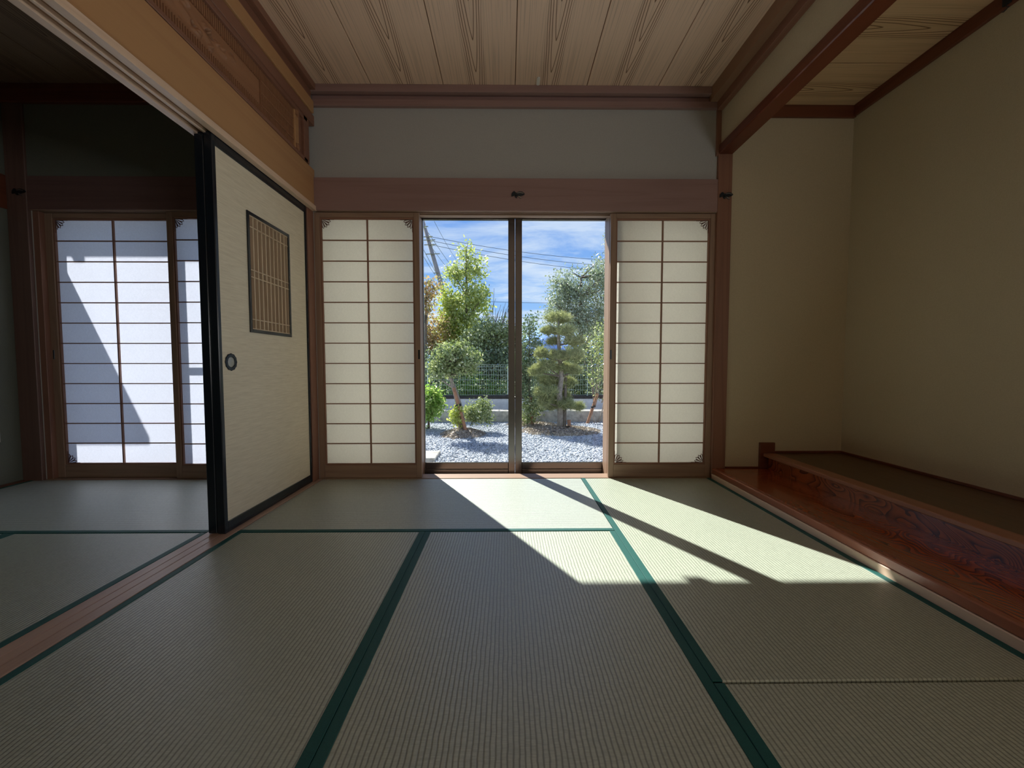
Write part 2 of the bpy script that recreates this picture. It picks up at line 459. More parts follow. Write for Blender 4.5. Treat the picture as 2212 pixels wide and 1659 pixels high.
def lacquer_grain(name, c_light, c_dark, rough=0.22, scale=1.0):
    """zelkova board: bold flowing figure under clear lacquer"""
    m, nt, b, out = newmat(name); L = nt.links
    t = N(nt.nodes, 'ShaderNodeTexCoord')
    mp = N(nt.nodes, 'ShaderNodeMapping'); L.new(t.outputs['Object'], mp.inputs[0]); mp.inputs['Scale'].default_value = (1.0 * scale, 0.30 * scale, 0.7 * scale)
    n0 = N(nt.nodes, 'ShaderNodeTexNoise'); L.new(mp.outputs[0], n0.inputs['Vector']); setv(n0, Scale=5.0, Detail=2.0, Roughness=0.4, Distortion=0.8)
    k = N(nt.nodes, 'ShaderNodeMath', operation='MULTIPLY'); L.new(n0.outputs[0], k.inputs[0]); k.inputs[1].default_value = 34.0
    f = N(nt.nodes, 'ShaderNodeMath', operation='FRACT'); L.new(k.outputs[0], f.inputs[0])
    pw = N(nt.nodes, 'ShaderNodeMath', operation='POWER'); L.new(f.outputs[0], pw.inputs[0]); pw.inputs[1].default_value = 2.6
    n1 = N(nt.nodes, 'ShaderNodeTexNoise'); L.new(mp.outputs[0], n1.inputs['Vector']); setv(n1, Scale=110.0, Detail=3.0)
    a = N(nt.nodes, 'ShaderNodeMath', operation='MULTIPLY_ADD'); L.new(n1.outputs[0], a.inputs[0]); a.inputs[1].default_value = 0.28; L.new(pw.outputs[0], a.inputs[2])
    mx = N(nt.nodes, 'ShaderNodeMixRGB'); L.new(a.outputs[0], mx.inputs['Fac']); mx.inputs[1].default_value = (*c_light, 1); mx.inputs[2].default_value = (*c_dark, 1)
    L.new(mx.outputs[0], b.inputs['Base Color'])
    b.inputs['Roughness'].default_value = rough
    b.inputs['Coat Weight'].default_value = 0.5; b.inputs['Coat Roughness'].default_value = 0.12
    return m

M = {}
M['plaster'] = plain('plaster', (0.52, 0.45, 0.32), 0.9, noise=0.05, nscale=160, bump=0.5, spec=0.2)
M['plaster_front'] = plain('plaster_front', (0.41, 0.415, 0.405), 0.9, noise=0.05, nscale=160, bump=0.5, spec=0.2)
M['plaster_shaded'] = plain('plaster_shaded', (0.15, 0.16, 0.13), 0.9, noise=0.05, nscale=160, bump=0.5, spec=0.2)  # the next room's shade is put into this darker plaster colour
M['wood_x'] = wood('cedar_beam_x', (0.32, 0.205, 0.19), (0.24, 0.145, 0.13), 'x', ring=12, contrast=0.4)
M['wood_z'] = wood('cedar_post_z', (0.27, 0.135, 0.09), (0.17, 0.08, 0.055), 'z', ring=12, contrast=0.4)
M['wood_y'] = wood('cedar_lintel_y', (0.50, 0.285, 0.135), (0.40, 0.205, 0.095), 'y', ring=10, contrast=0.4)
M['wood_y_red'] = wood('cedar_trim_y', (0.27, 0.13, 0.085), (0.18, 0.08, 0.05), 'y', ring=10, contrast=0.4)
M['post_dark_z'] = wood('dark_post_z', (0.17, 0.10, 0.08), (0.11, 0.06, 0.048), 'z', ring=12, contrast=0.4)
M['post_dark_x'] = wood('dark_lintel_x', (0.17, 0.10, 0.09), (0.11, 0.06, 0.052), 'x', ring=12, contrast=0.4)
M['wood_pale_y'] = wood('cypress_y', (0.78, 0.58, 0.44), (0.60, 0.42, 0.30), 'y', ring=20, contrast=0.35)
M['wood_groove'] = plain('groove_wood', (0.30, 0.17, 0.10), 0.6)
M['sill_y'] = wood('sill_y', (0.50, 0.35, 0.27), (0.36, 0.23, 0.17), 'y', ring=14, contrast=0.35, rough=0.35)
M['shoji_wood_x'] = wood('shoji_rail_x', (0.33, 0.22, 0.155), (0.22, 0.14, 0.10), 'x', ring=18, contrast=0.4)
M['shoji_wood_z'] = wood('shoji_stile_z', (0.33, 0.22, 0.155), (0.22, 0.14, 0.10), 'z', ring=18, contrast=0.4)
M['muntin'] = plain('muntin_wood', (0.26, 0.135, 0.09), 0.55)
M['ornament'] = plain('ornament_wood', (0.14, 0.06, 0.045), 0.5)
M['beam_red'] = wood('polished_beam_y', (0.17, 0.042, 0.018), (0.09, 0.02, 0.009), 'y', ring=14, rough=0.3, contrast=0.5)
M['trim_dark_y'] = wood('dark_trim_y', (0.17, 0.052, 0.026), (0.10, 0.028, 0.014), 'y', ring=12, rough=0.4)
M['trim_dark_x'] = wood('dark_trim_x', (0.17, 0.052, 0.026), (0.10, 0.028, 0.014), 'x', ring=12, rough=0.4)
M['lacquer'] = plain('black_lacquer', (0.006, 0.011, 0.018), 0.22, spec=0.5)
M['paper'] = paper_mat('shoji_paper', (0.50, 0.50, 0.48), (0.28, 0.28, 0.26))
M['paper_blue_cast'] = paper_mat('shoji_paper_blue_cast', (0.53, 0.545, 0.60), (0.28, 0.28, 0.28))  # the next room's bluish light cast is put into this copy's colour
M['frosted'] = paper_mat('frosted_glass', (0.72, 0.71, 0.67), (0.08, 0.08, 0.08), 0.0)  # unseen frosting added to spread the sun evenly over the side shoji
M['glass'] = glass_mat('clear_glass')
M['bronze'] = plain('bronze_aluminium', (0.20, 0.19, 0.19), 0.27, metal=0.95)
M['iron'] = plain('dark_iron', (0.035, 0.045, 0.055), 0.35, metal=0.8)
M['steel'] = plain('worn_steel', (0.30, 0.29, 0.27), 0.35, metal=0.8)
M['white_plastic'] = plain('white_plastic', (0.75, 0.74, 0.70), 0.35)
M['cream_plastic'] = plain('cream_plastic', (0.52, 0.52, 0.46), 0.4)
M['tatami_y'] = tatami_mat('tatami_ribs_y', 'y')
M['tatami_x'] = tatami_mat('tatami_ribs_x', 'x')
M['plank_y'] = plank_mat('ceiling_plank_y', 'y', (0.82, 0.61, 0.46), (0.73, 0.53, 0.395), (0.17, 0.085, 0.045))
M['plank_shaded'] = plank_mat('ceiling_plank_shaded', 'y', (0.30, 0.21, 0.13), (0.24, 0.16, 0.10), (0.08, 0.04, 0.02))  # darker copy of the planks, with the next room's shade in its colour
M['plank_x'] = plank_mat('ceiling_plank_x', 'x', (0.70, 0.49, 0.29), (0.60, 0.40, 0.22), (0.16, 0.08, 0.03))
M['board_lower'] = lacquer_grain('zelkova_lower', (0.40, 0.085, 0.022), (0.075, 0.012, 0.006))
M['board_upper'] = wood('zelkova_upper_y', (0.12, 0.06, 0.026), (0.065, 0.03, 0.013), 'y', ring=16, rough=0.3)
M['riser'] = lacquer_grain('zelkova_riser', (0.46, 0.115, 0.032), (0.08, 0.014, 0.008), rough=0.3, scale=1.2)
M['front_edge'] = wood('front_edge_y', (0.36, 0.13, 0.07), (0.24, 0.075, 0.04), 'y', ring=8, rough=0.3)
M['lip'] = wood('lip_y', (0.34, 0.15, 0.09), (0.24, 0.09, 0.05), 'y', ring=10, rough=0.35)

# border cloth with a faint woven lozenge pattern
def heri_mat():
    m, nt, b, out = newmat('border_cloth'); L = nt.links
    t = N(nt.nodes, 'ShaderNodeTexCoord')
    n = N(nt.nodes, 'ShaderNodeTexNoise'); L.new(t.outputs['Object'], n.inputs['Vector']); setv(n, Scale=900.0, Detail=1.0)
    r = N(nt.nodes, 'ShaderNodeMapRange'); L.new(n.outputs[0], r.inputs['Value']); setv(r, From_Min=0.35, From_Max=0.65, To_Min=0.75, To_Max=1.25)
    mu = N(nt.nodes, 'ShaderNodeMixRGB', blend_type='MULTIPLY'); mu.inputs['Fac'].default_value = 1
    mu.inputs[1].default_value = (0.016, 0.092, 0.084, 1); L.new(r.outputs[0], mu.inputs[2]); L.new(mu.outputs[0], b.inputs['Base Color'])
    b.inputs['Roughness'].default_value = 0.55; b.inputs['Specular IOR Level'].default_value = 0.25
    return m
M['heri'] = heri_mat()

def fusuma_mat():
    m, nt, b, out = newmat('woven_paper'); L = nt.links
    t = N(nt.nodes, 'ShaderNodeTexCoord')
    mp = N(nt.nodes, 'ShaderNodeMapping'); L.new(t.outputs['Object'], mp.inputs[0]); mp.inputs['Scale'].default_value = (1, 0.06, 1)
    n = N(nt.nodes, 'ShaderNodeTexNoise'); L.new(mp.outputs[0], n.inputs['Vector']); setv(n, Scale=170.0, Detail=5.0, Roughness=0.65)
    r = N(nt.nodes, 'ShaderNodeValToRGB'); L.new(n.outputs[0], r.inputs['Fac'])
    r.color_ramp.elements[0].position = 0.3; r.color_ramp.elements[0].color = (0.66, 0.59, 0.45, 1)
    r.color_ramp.elements[1].position = 0.7; r.color_ramp.elements[1].color = (0.82, 0.75, 0.60, 1)
    L.new(r.outputs[0], b.inputs['Base Color']); b.inputs['Roughness'].default_value = 0.7
    bp = N(nt.nodes, 'ShaderNodeBump'); L.new(n.outputs[0], bp.inputs['Height']); bp.inputs['Strength'].default_value = 0.4; bp.inputs['Distance'].default_value = 0.001
    L.new(bp.outputs[0], b.inputs['Normal'])
    return m
M['fusuma'] = fusuma_mat()

# ------------------------------------------------------------------ setting
XL, XR, YB, YR = -1.29, 1.42, 2.79, -2.6      # main room: left, right, garden side, rear
XLL = -3.30                                    # left wall of the next room
CEIL = 2.627
ZK = 1.824                                     # underside of the lintels

# sub-floor
mb = MB().box(-3.6, 2.6, YR, 2.79, -0.16, -0.058)
tag(mb.build('floor', M['wood_groove']), 'wooden subfloor under the tatami mats', 'floor', kind='structure')

# garden-side wall of both rooms, with its two wide openings
w = MB()
for (a, b_) in ((-4.2, -3.19), (-1.42, -1.31), (1.43, 2.6)):
    w.box(a, b_, 2.795, 3.14, -0.5, 3.1)
for (a, b_) in ((-3.19, -1.42), (-1.31, 1.43)):
    w.box(a, b_, 2.88, 3.14, 1.93, 3.1)
    w.box(a, b_, 2.795, 2.88, ZK + 0.03, 3.1)
    w.box(a, b_, 2.88, 3.14, -0.5, -0.06)
wall_back = tag(w.build('wall_back', M['plaster_front']), 'grey-green plastered wall over the garden doors', 'wall', kind='structure')
# alcove back wall is a separate finish, plastered warm
mb = MB().box(1.515, 2.36, 2.785, 2.795, 0.0, 2.62)
tag(mb.build('wall_alcove_back', M['plaster']), 'khaki plaster wall at the garden end of the alcove', 'wall', kind='structure')
mb = MB().box(-3.195, -1.41, 2.785, 2.7945, 2.03, 2.52)  # thin sheet over the wall, darkened to stand in for shade
tag(mb.build('wall_next_room_shade', M['plaster_shaded']), 'green plaster panel above the next room lintel, darkened as shade', 'wall', kind='structure')
mb = MB().box(2.336, 2.45, YR, 2.785, 0.0, 3.0)
tag(mb.build('wall_right', M['plaster']), 'khaki plaster wall along the right of the alcove', 'wall', kind='structure')
mb = MB().box(1.435, 1.50, YR, 2.785, 2.27, 2.70)
tag(mb.build('wall_over_alcove', M['plaster']), 'narrow plaster panel above the dark alcove beam', 'wall', kind='structure')
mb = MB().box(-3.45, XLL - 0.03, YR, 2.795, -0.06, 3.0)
tag(mb.build('wall_left', M['plaster_shaded']), 'green plaster wall at the far left of the next room, darkened as shade', 'wall', kind='structure')
# rear wall, unbroken across both rooms
mb = MB()
mb.box(-3.45, 2.45, YR - 0.1, YR, -0.06, 3.0)
tag(mb.build('wall_rear', M['plaster']), 'plaster wall at the rear of the rooms', 'wall', kind='structure')
# wall between the rooms above the transom
mb = MB().box(-1.40, -1.33, YR, 2.79, 2.40, 3.0)
tag(mb.build('wall_between_rooms', M['plaster_front']), 'narrow wall above the carved transom', 'wall', kind='structure')

# ceilings: every board is a plank of its own
def ceiling(name, label, x0, x1, y0, y1, z, seams, axis, mat, thick=0.012):
    root = empty(name, ((x0 + x1) / 2, (y0 + y1) / 2, z), label, 'ceiling', kind='structure')
    MB().box(x0 - 0.1, x1 + 0.1, y0 - 0.05, y1 + 0.05, z + thick + 0.004, z + 0.12).build('backing', M['wood_groove'], root)
    gap = 0.0022
    prev = None
    for a, b_ in zip(seams, seams[1:]):
        wdt = b_ - a
        if prev is not None and abs(prev[1] - wdt) < 1e-4:
            o = prev[0].copy(); sc.collection.objects.link(o); o.parent = root
            cx_, cy_ = ((a + b_) / 2, (y0 + y1) / 2) if axis == 'y' else ((x0 + x1) / 2, (a + b_) / 2)
            o.location = Vector((cx_, cy_, z)) - wpos(root)
            continue
        if axis == 'y':
            q = MB().box(a + gap, b_ - gap, y0, y1, z, z + thick, 0.0022)
            o = q.build('plank', mat, root, origin=((a + b_) / 2, (y0 + y1) / 2, z))
        else:
            q = MB().box(x0, x1, a + gap, b_ - gap, z, z + thick, 0.0022)
            o = q.build('plank', mat, root, origin=((x0 + x1) / 2, (a + b_) / 2, z))
        prev = (o, wdt)
    return root
P0 = 0.05
seams = [P0 + 0.4725 * k for k in range(-3, 4)]
ceiling('ceiling', 'cedar board ceiling of the main room with cathedral grain', XL - 0.08, XR + 0.08, YR, 2.85, CEIL, seams, 'y', M['plank_y'])
seams2 = [2.395 + 0.47 * k for k in range(-10, 2)]
ceiling('ceiling_alcove', 'lower cedar board ceiling inside the alcove', 1.45, 2.40, YR, 2.86, 2.526, seams2, 'x', M['plank_x'])
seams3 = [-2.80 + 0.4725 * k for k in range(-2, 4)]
ceiling('ceiling_next_room', 'board ceiling of the next room, darkened as shade', -3.75, -1.38, YR, 2.85, CEIL, seams3, 'y', M['plank_shaded'])

# ------------------------------------------------------------------ tatami
def mat_piece(x0, x1, y0, y1, rib, borders, label, notch=False):
    """borders: set of 'l','r','f','b' sides carrying the green cloth"""
    g = 0.0012
    x0 += g; x1 -= g; y0 += g; y1 -= g
    cx_, cy_ = (x0 + x1) / 2, (y0 + y1) / 2
    root = empty('tatami_mat', (cx_, cy_, -0.058), label, 'tatami mat', 'tatami mats on the floor')
    bw = 0.0265
    q = MB().box(x0, x1, y0, y1, -0.058, -0.0012, 0.003)
    q.build('rush_cover', M['tatami_' + rib], root, origin=(cx_, cy_, -0.0012))
    for s in sorted(borders):
        b = MB()
        e = 0.0005
        if s == 'l': b.box(x0 - e, x0 + bw, y0, y1, -0.056, 0.0006, 0.0012)
        if s == 'r': b.box(x1 - bw, x1 + e, y0, y1, -0.056, 0.0006, 0.0012)
        if s == 'f': b.box(x0, x1, y0 - e, y0 + bw, -0.056, 0.0006, 0.0012)
        if s == 'b': b.box(x0, x1, y1 - bw, y1 + e, -0.056, 0.0006, 0.0012)
        b.build('cloth_border', M['heri'], root)
    return root
mat_piece(-1.287, 0.513, 1.895, 2.785, 'x', 'f', 'crosswise tatami mat in front of the left shoji and the glass doors')
mat_piece(-1.287, -0.394, 0.075, 1.893, 'y', 'lr', 'left lengthwise tatami mat beside the wooden door track')
mat_piece(-0.394, 0.513, 0.075, 1.893, 'y', 'lr', 'middle lengthwise tatami mat ending at the green cross border')
mat_piece(0.513, 1.418, 0.973, 2.785, 'y', 'lr', 'right tatami mat under the widest sunlight beside the alcove')
mat_piece(0.513, 1.418, -0.847, 0.968, 'y', 'lr', 'right tatami mat nearest the viewer beyond the straight seam')
mat_piece(-1.287, 0.513, -0.830, 0.072, 'x', 'fb', 'tatami mat under the viewer')
mat_piece(-1.287, 1.418, -2.58, -0.852, 'x', 'b', 'tatami mat at the rear of the room')
mat_piece(-3.275, -1.425, 1.895, 2.785, 'x', 'fl', 'crosswise tatami mat in front of the shoji of the next room')
mat_piece(-2.345, -1.425, 0.075, 1.893, 'y', 'lr', 'lengthwise tatami mat of the next room beside the door track')
mat_piece(-3.275, -2.345, 0.075, 1.893, 'y', 'lr', 'left lengthwise tatami mat of the next room')
mat_piece(-3.275, -1.425, -2.58, 0.072, 'x', 'b', 'rear tatami mat of the next room')

# threshold between the rooms
root = empty('threshold', (-1.355, 0, -0.05), 'pale wooden threshold with two narrow running grooves between the rooms', 'threshold')
q = MB()
edges = [-1.422, -1.379, -1.376, -1.340, -1.337, -1.290]
q.box(edges[0], edges[1], YR, 2.785, -0.055, 0.001, 0.001)
q.box(edges[2], edges[3], YR, 2.785, -0.055, 0.001, 0.001)
q.box(edges[4], edges[5], YR, 2.785, -0.055, 0.001, 0.001)
q.build('board', M['sill_y'], root)
MB().box(-1.42, -1.292, YR, 2.785, -0.057, -0.004).build('groove_bed', M['wood_groove'], root)

# strips at the foot of the walls in the next room
mb = MB().box(XLL - 0.03, -3.277, YR, 2.795, -0.057, 0.004, 0.001)
tag(mb.build('baseboard_left', M['trim_dark_y']), 'dark strip between mat and wall at far left', 'baseboard', kind='structure')

# ------------------------------------------------------------------ beams, posts and trims
def trim(name, mbx, mat, label, cat='trim'):
    return tag(mbx.build(name, mat), label, cat, kind='structure')
ti = [0]
def tn():
    ti[0] += 1
    return 'trim_%d' % ti[0]
# garden side of the main room
trim(tn(), MB().box(-1.30, 1.42, 2.775, 2.797, ZK + 0.003, 2.042, 0.002), M['wood_x'], 'wide reddish wooden lintel board above the main room doors', 'lintel')
trim(tn(), MB().box(-1.31, 1.43, 2.782, 2.796, ZK, ZK + 0.032, 0.001).box(-1.31, 1.43, 2.827, 2.832, ZK + .004, ZK + 0.032).box(-1.31, 1.43, 2.864, 2.90, ZK + .004, ZK + 0.032, .001).box(-1.31, 1.43, 2.796, 2.864, ZK + .018, ZK + 0.032), M['shoji_wood_x'], 'thin grooved head rail under the main room lintel', 'rail')
trim(tn(), MB().box(-1.30, 1.42, 2.768, 2.797, 2.503, 2.545, 0.002), M['wood_x'], 'lowest step of the cornice above the garden doors', 'cornice')
trim(tn(), MB().box(-1.30, 1.42, 2.786, 2.797, 2.546, 2.579, 0.002), M['wood_x'], 'middle step of the cornice above the garden doors', 'cornice')
trim(tn(), MB().box(-1.30, 1.42, 2.745, 2.797, 2.580, CEIL, 0.002), M['wood_x'], 'top step of the cornice above the garden doors', 'cornice')
trim(tn(), MB().box(1.42, 1.515, 2.772, 2.80, 0.0, 2.215, 0.003), M['wood_z'], 'reddish cedar post at the corner of the alcove', 'post')
trim(tn(), MB().box(1.407, 1.436, 2.775, 2.80, 2.2, 2.51, 0.001), M['wood_z'], 'slim upright above the alcove post', 'post')
trim(tn(), MB().box(-1.42, -1.312, 2.712, 2.93, -0.057, ZK + 0.01, 0.002), M['wood_z'], 'dark post between the fusuma and the left shoji', 'post')
# beam over the alcove front
trim(tn(), MB().box(1.42, 1.515, YR, 2.775, 2.205, 2.268, 0.005), M['beam_red'], 'polished red-brown beam across the alcove front', 'beam')
trim(tn(), MB().box(1.399, 1.437, YR, 2.77, 2.488, 2.545, 0.002), M['wood_y_red'], 'lower step of the cornice over the alcove side', 'cornice')
trim(tn(), MB().box(1.425, 1.437, YR, 2.76, 2.546, 2.579, 0.002), M['wood_y_red'], 'middle step of the cornice over the alcove side', 'cornice')
trim(tn(), MB().box(1.380, 1.437, YR, 2.75, 2.580, CEIL, 0.002), M['wood_y_red'], 'top step of the cornice over the alcove side', 'cornice')
# alcove ceiling trims
trim(tn(), MB().box(1.51, 2.336, 2.765, 2.79, 2.449, 2.526, 0.002), M['trim_dark_x'], 'dark cornice at the garden end of the alcove', 'cornice')
trim(tn(), MB().box(2.316, 2.34, YR, 2.765, 2.455, 2.526, 0.002), M['trim_dark_y'], 'dark cornice along the right alcove wall', 'cornice')
# between the rooms: kamoi with two grooves, high lintel board, transom frame, cornice
q = MB()
q.box(-1.415, -1.384, YR, 2.79, ZK, ZK + 0.03, 0.001)
q.box(-1.357, -1.344, YR, 2.79, ZK + 0.002, ZK + 0.03, 0.001)
q.box(-1.316, -1.283, YR, 2.79, ZK, ZK + 0.03, 0.001)
trim(tn(), q, M['wood_pale_y'], 'pale grooved head rail over the sliding fusuma', 'rail')
trim(tn(), MB().box(-1.412, -1.286, YR, 2.79, ZK + 0.018, ZK + 0.032), M['wood_groove'], 'shaded groove bed of the head rail', 'rail')
trim(tn(), MB().box(-1.405, -1.295, YR, 2.79, ZK + 0.030, 2.095, 0.002), M['wood_y'], 'broad honey-coloured lintel board between the rooms', 'lintel')
trim(tn(), MB().box(-1.405, -1.288, YR, 2.79, 2.378, 2.445, 0.003), M['wood_y_red'], 'moulded head board above the carved transom', 'trim')
trim(tn(), MB().box(-1.34, -1.278, YR, 2.765, 2.446, 2.525, 0.003), M['wood_y'], 'honey-coloured lower cornice on the left side', 'cornice')
trim(tn(), MB().box(-1.34, -1.288, YR, 2.755, 2.526, 2.585, 0.003), M['wood_y_red'], 'middle cornice on the left side', 'cornice')
trim(tn(), MB().box(-1.34, -1.255, YR, 2.745, 2.586, CEIL, 0.002), M['wood_y_red'], 'top cornice on the left side', 'cornice')
# next room
trim(tn(), MB().box(-3.20, -1.41, 2.778, 2.797, ZK + 0.003, 2.045, 0.002), M['post_dark_x'], 'dark lintel board above the next room shoji', 'lintel')
trim(tn(), MB().box(-3.19, -1.42, 2.784, 2.92, ZK, ZK + 0.032, 0.002), M['shoji_wood_x'], 'thin head rail over the next room shoji', 'rail')
trim(tn(), MB().box(-3.33, -1.40, 2.755, 2.797, 2.508, CEIL, 0.003), M['trim_dark_x'], 'dark cornice above the next room shoji', 'cornice')
trim(tn(), MB().box(-3.325, -3.192, 2.772, 2.93, -0.057, 2.51, 0.003), M['post_dark_z'], 'dark corner post at far left of the next room', 'post')
trim(tn(), MB().box(-3.192, -3.150, 2.80, 2.93, -0.03, ZK, 0.002), M['wood_z'], 'lighter jamb beside the next room shoji', 'jamb')
trim(tn(), MB().box(-3.34, -3.318, YR, 2.772, ZK, 2.045, 0.002), M['trim_dark_y'], 'dark rail on the far left wall', 'rail')
# sills
trim(tn(), MB().box(-1.31, 1.43, 2.787, 2.90, -0.057, 0.002, 0.001), M['shoji_wood_x'], 'shoji sill of the main room', 'sill')
trim(tn(), MB().box(-3.19, -1.42, 2.787, 2.92, -0.057, 0.002, 0.001), M['shoji_wood_x'], 'shoji sill of the next room', 'sill')
# inner wooden casing of the glass doors
root = empty('door_casing', (0.05, 2.95, -0.04), 'light wooden casing lining the glass doors', 'casing', kind='structure')
MB().box(-0.66, 0.755, 2.905, 2.935, 1.850, 1.93, 0.002).box(-0.66, 0.755, 2.96, 3.04, 1.872, 1.93, 0.002).build('head', M['shoji_wood_x'], root)
MB().box(-0.665, -0.632, 2.905, 3.044, -0.04, 1.86, 0.002).build('jamb', M['shoji_wood_z'], root)
MB().box(0.722, 0.80, 2.905, 3.044, -0.04, 1.86, 0.002).box(0.750, 0.80, 2.85, 2.905, -0.04, 1.86).build('jamb', M['shoji_wood_z'], root)  # second box: unseen strip added to block a sliver of sun
MB().box(-1.31, 1.43, 2.90, 3.04, -0.07, -0.035, 0.002).build('sill_board', M['shoji_wood_x'], root)

# ------------------------------------------------------------------ glass doors
def glass_door(name, x0, x1, y0, y1, z0, z1, sl, sr, tr_, br_, label, glass='glass', mid=None):
    root = empty(name, ((x0 + x1) / 2, (y0 + y1) / 2, z0), label, 'glass door', kind='structure')
    B = M['bronze']
    MB().box(x0, x0 + sl, y0, y1, z0, z1, 0.003).build('stile', B, root)
    MB().box(x1 - sr, x1, y0, y1, z0, z1, 0.003).build('stile', B, root)
    MB().box(x0 + sl, x1 - sr, y0 + .002, y1 - .002, z1 - tr_, z1, 0.002).build('top_rail', B, root)
    q = MB().box(x0 + sl, x1 - sr, y0 + .002, y1 - .002, z0, z0 + br_ * .45, 0.003)
    q.box(x0 + sl, x1 - sr, y0 + .007, y1 - .002, z0 + br_ * .45, z0 + br_, 0.003)
    q.build('bottom_rail', B, root)
    if mid: MB().box(x0 + sl, x1 - sr, y0 + .004, y1 - .004, mid[0], mid[1], 0.002).build('mid_rail', B, root)
    yc = (y0 + y1) / 2
    MB().box(x0 + sl - .004, x1 - sr + .004, yc - .002, yc + .002, z0 + br_ - .004, z1 - tr_ + .004).build('pane', M[glass], root)
    return root
YD0, YD1 = 3.045, 3.075
glass_door('door_1', -0.685, 0.0545, YD0, YD1, -0.045, 1.895, 0.058, 0.050, 0.032, 0.092, 'left clear glass sliding door with bronze frame facing the garden')
glass_door('door_2', 0.0565, 0.79, YD0, YD1, -0.045, 1.895, 0.050, 0.050, 0.032, 0.092, 'right clear glass sliding door with bronze frame facing the garden')
glass_door('window_1', -1.31, -0.665, YD0 + .035, YD1 + .035, -0.045, 1.895, 0.03, 0.04, 0.032, 0.06, 'side pane behind the left shoji, frosted to even the light', 'frosted')
glass_door('window_2', 0.765, 1.43, YD0 + .035, YD1 + .035, -0.045, 1.895, 0.04, 0.03, 0.032, 0.06, 'side pane behind the right shoji, frosted to even the light', 'frosted')
glass_door('door_3', -3.19, -2.392, YD0, YD1, -0.045, 1.895, 0.012, 0.050, 0.032, 0.07, 'left glass door outside the next room shoji')
glass_door('door_4', -2.388, -1.42, YD0, YD1, -0.045, 1.895, 0.050, 0.050, 0.032, 0.07, 'right glass door with a mid rail outside the next room shoji', mid=(0.99, 1.025))
q = MB()
for (a, b_) in ((-3.19, -1.42), (-1.31, 1.43)):
    q.box(a, b_, 3.03, 3.13, -0.062, -0.0455, 0.002)
    q.box(a, b_, 3.03, 3.13, 1.896, 1.93, 0.002)
tag(q.build('door_track', M['bronze']), 'bronze track frame holding the garden doors', 'door track', kind='structure')

# ------------------------------------------------------------------ shoji screens
def fan_ornament(cx_, cz_, sx, sz, y, parent):
    """quarter chrysanthemum in the corner: four petals outlined in thin wood"""
    q = MB()
    R = 0.062
    def pt(r, a):
        return (cx_ + sx * r * math.cos(a), y, cz_ + sz * r * math.sin(a))
    bounds = [math.radians(d) for d in (2, 24, 46, 68, 88)]
    for a, b_ in zip(bounds, bounds[1:]):
        m_ = (a + b_) / 2
        loop = [pt(0.010, m_), pt(R * .60, a + .03), pt(R * .86, a + .06), pt(R * 1.0, m_), pt(R * .86, b_ - .06), pt(R * .60, b_ - .03)]
        q.tube(loop, 0.0027, 5, closed=True)
    q.tube([pt(0.0, 0.0), pt(R * 1.35, 0.02)], 0.0022, 5)
    q.tube([pt(0.0, PI / 2), pt(R * 1.35, PI / 2 - 0.02)], 0.0022, 5)
    return q.build('corner_ornament', M['ornament'], parent)

def shoji(x0, x1, y0, label, corners, pull=None, paper='paper', sl=0.047, sr=0.047, z0=0.003, z1=1.822):
    y1 = y0 + 0.028
    root = empty('shoji_screen', ((x0 + x1) / 2, y0 + .014, z0), label, 'screen', 'shoji screens along the garden side')
    Wz, Wx = M['shoji_wood_z'], M['shoji_wood_x']
    zb, zt = 0.103, 1.778
    MB().box(x0, x0 + sl - .010, y0, y1, z0, z1, 0.0015).build('stile', Wz, root)
    MB().box(x1 - sr + .010, x1, y0, y1, z0, z1, 0.0015).build('stile', Wz, root)
    MB().box(x0 + sl - .010, x1 - sr + .010, y0 + .001, y1 - .001, zt + .012, z1, 0.0015).build('top_rail', Wx, root)
    MB().box(x0 + sl - .010, x1 - sr + .010, y0 + .001, y1 - .001, z0, zb - .010, 0.0015).build('bottom_rail', Wx, root)
    # inner bead
    q = MB()
    a, b_ = x0 + sl - .010, x1 - sr + .010
    q.box(a, a + .010, y0 + .006, y1 - .002, zb - .010, zt + .012, 0.001).box(b_ - .010, b_, y0 + .006, y1 - .002, zb - .010, zt + .012, 0.001)
    q.box(a + .010, b_ - .010, y0 + .006, y1 - .002, zt, zt + .012, 0.001).box(a + .010, b_ - .010, y0 + .006, y1 - .002, zb - .010, zb, 0.001)
    q.build('bead', M['muntin'], root)
    xa, xb = x0 + sl, x1 - sr
    xm = (xa + xb) / 2
    rows = 12
    hz_ = (zt - zb) / rows
    base = None
    for k in range(1, rows):
        z = zb + hz_ * k
        if base is None:
            base = MB().box(xa, xb, y0 + .009, y0 + .020, z - .0033, z + .0033).build('muntin', M['muntin'], root, origin=(xm, y0, z))
        else:
            o = base.copy(); sc.collection.objects.link(o); o.parent = root
            o.location = Vector((xm, y0, z)) - wpos(root)
    MB().box(xm - .0045, xm + .0045, y0 + .008, y0 + .021, zb, zt).build('muntin', M['muntin'], root)
    base = None
    for k in range(rows):
        for (pa, pb) in ((xa - .003, xm), (xm, xb + .003)):
            zc_ = zb + hz_ * (k + .5); xc_ = (pa + pb) / 2
            if base is None:
                base = MB().box(pa, pb, y0 + .0205, y0 + .0212, zb + hz_ * k, zb + hz_ * (k + 1)).build('paper_pane', M[paper], root, origin=(xc_, y0, zc_))
            else:
                o = base.copy(); sc.collection.objects.link(o); o.parent = root
                o.location = Vector((xc_, y0, zc_)) - wpos(root)
    for c in corners:
        sx = 1 if 'l' in c else -1; sz = 1 if 'b' in c else -1
        fan_ornament(xa if sx > 0 else xb, zb if sz > 0 else zt, sx, sz, y0 + .012, root)
    if pull is not None:
        MB().box(pull - .006, pull + .006, y0 - .0015, y0 + .004, 0.83, 0.895, 0.002).build('finger_pull', M['iron'], root)
    return root
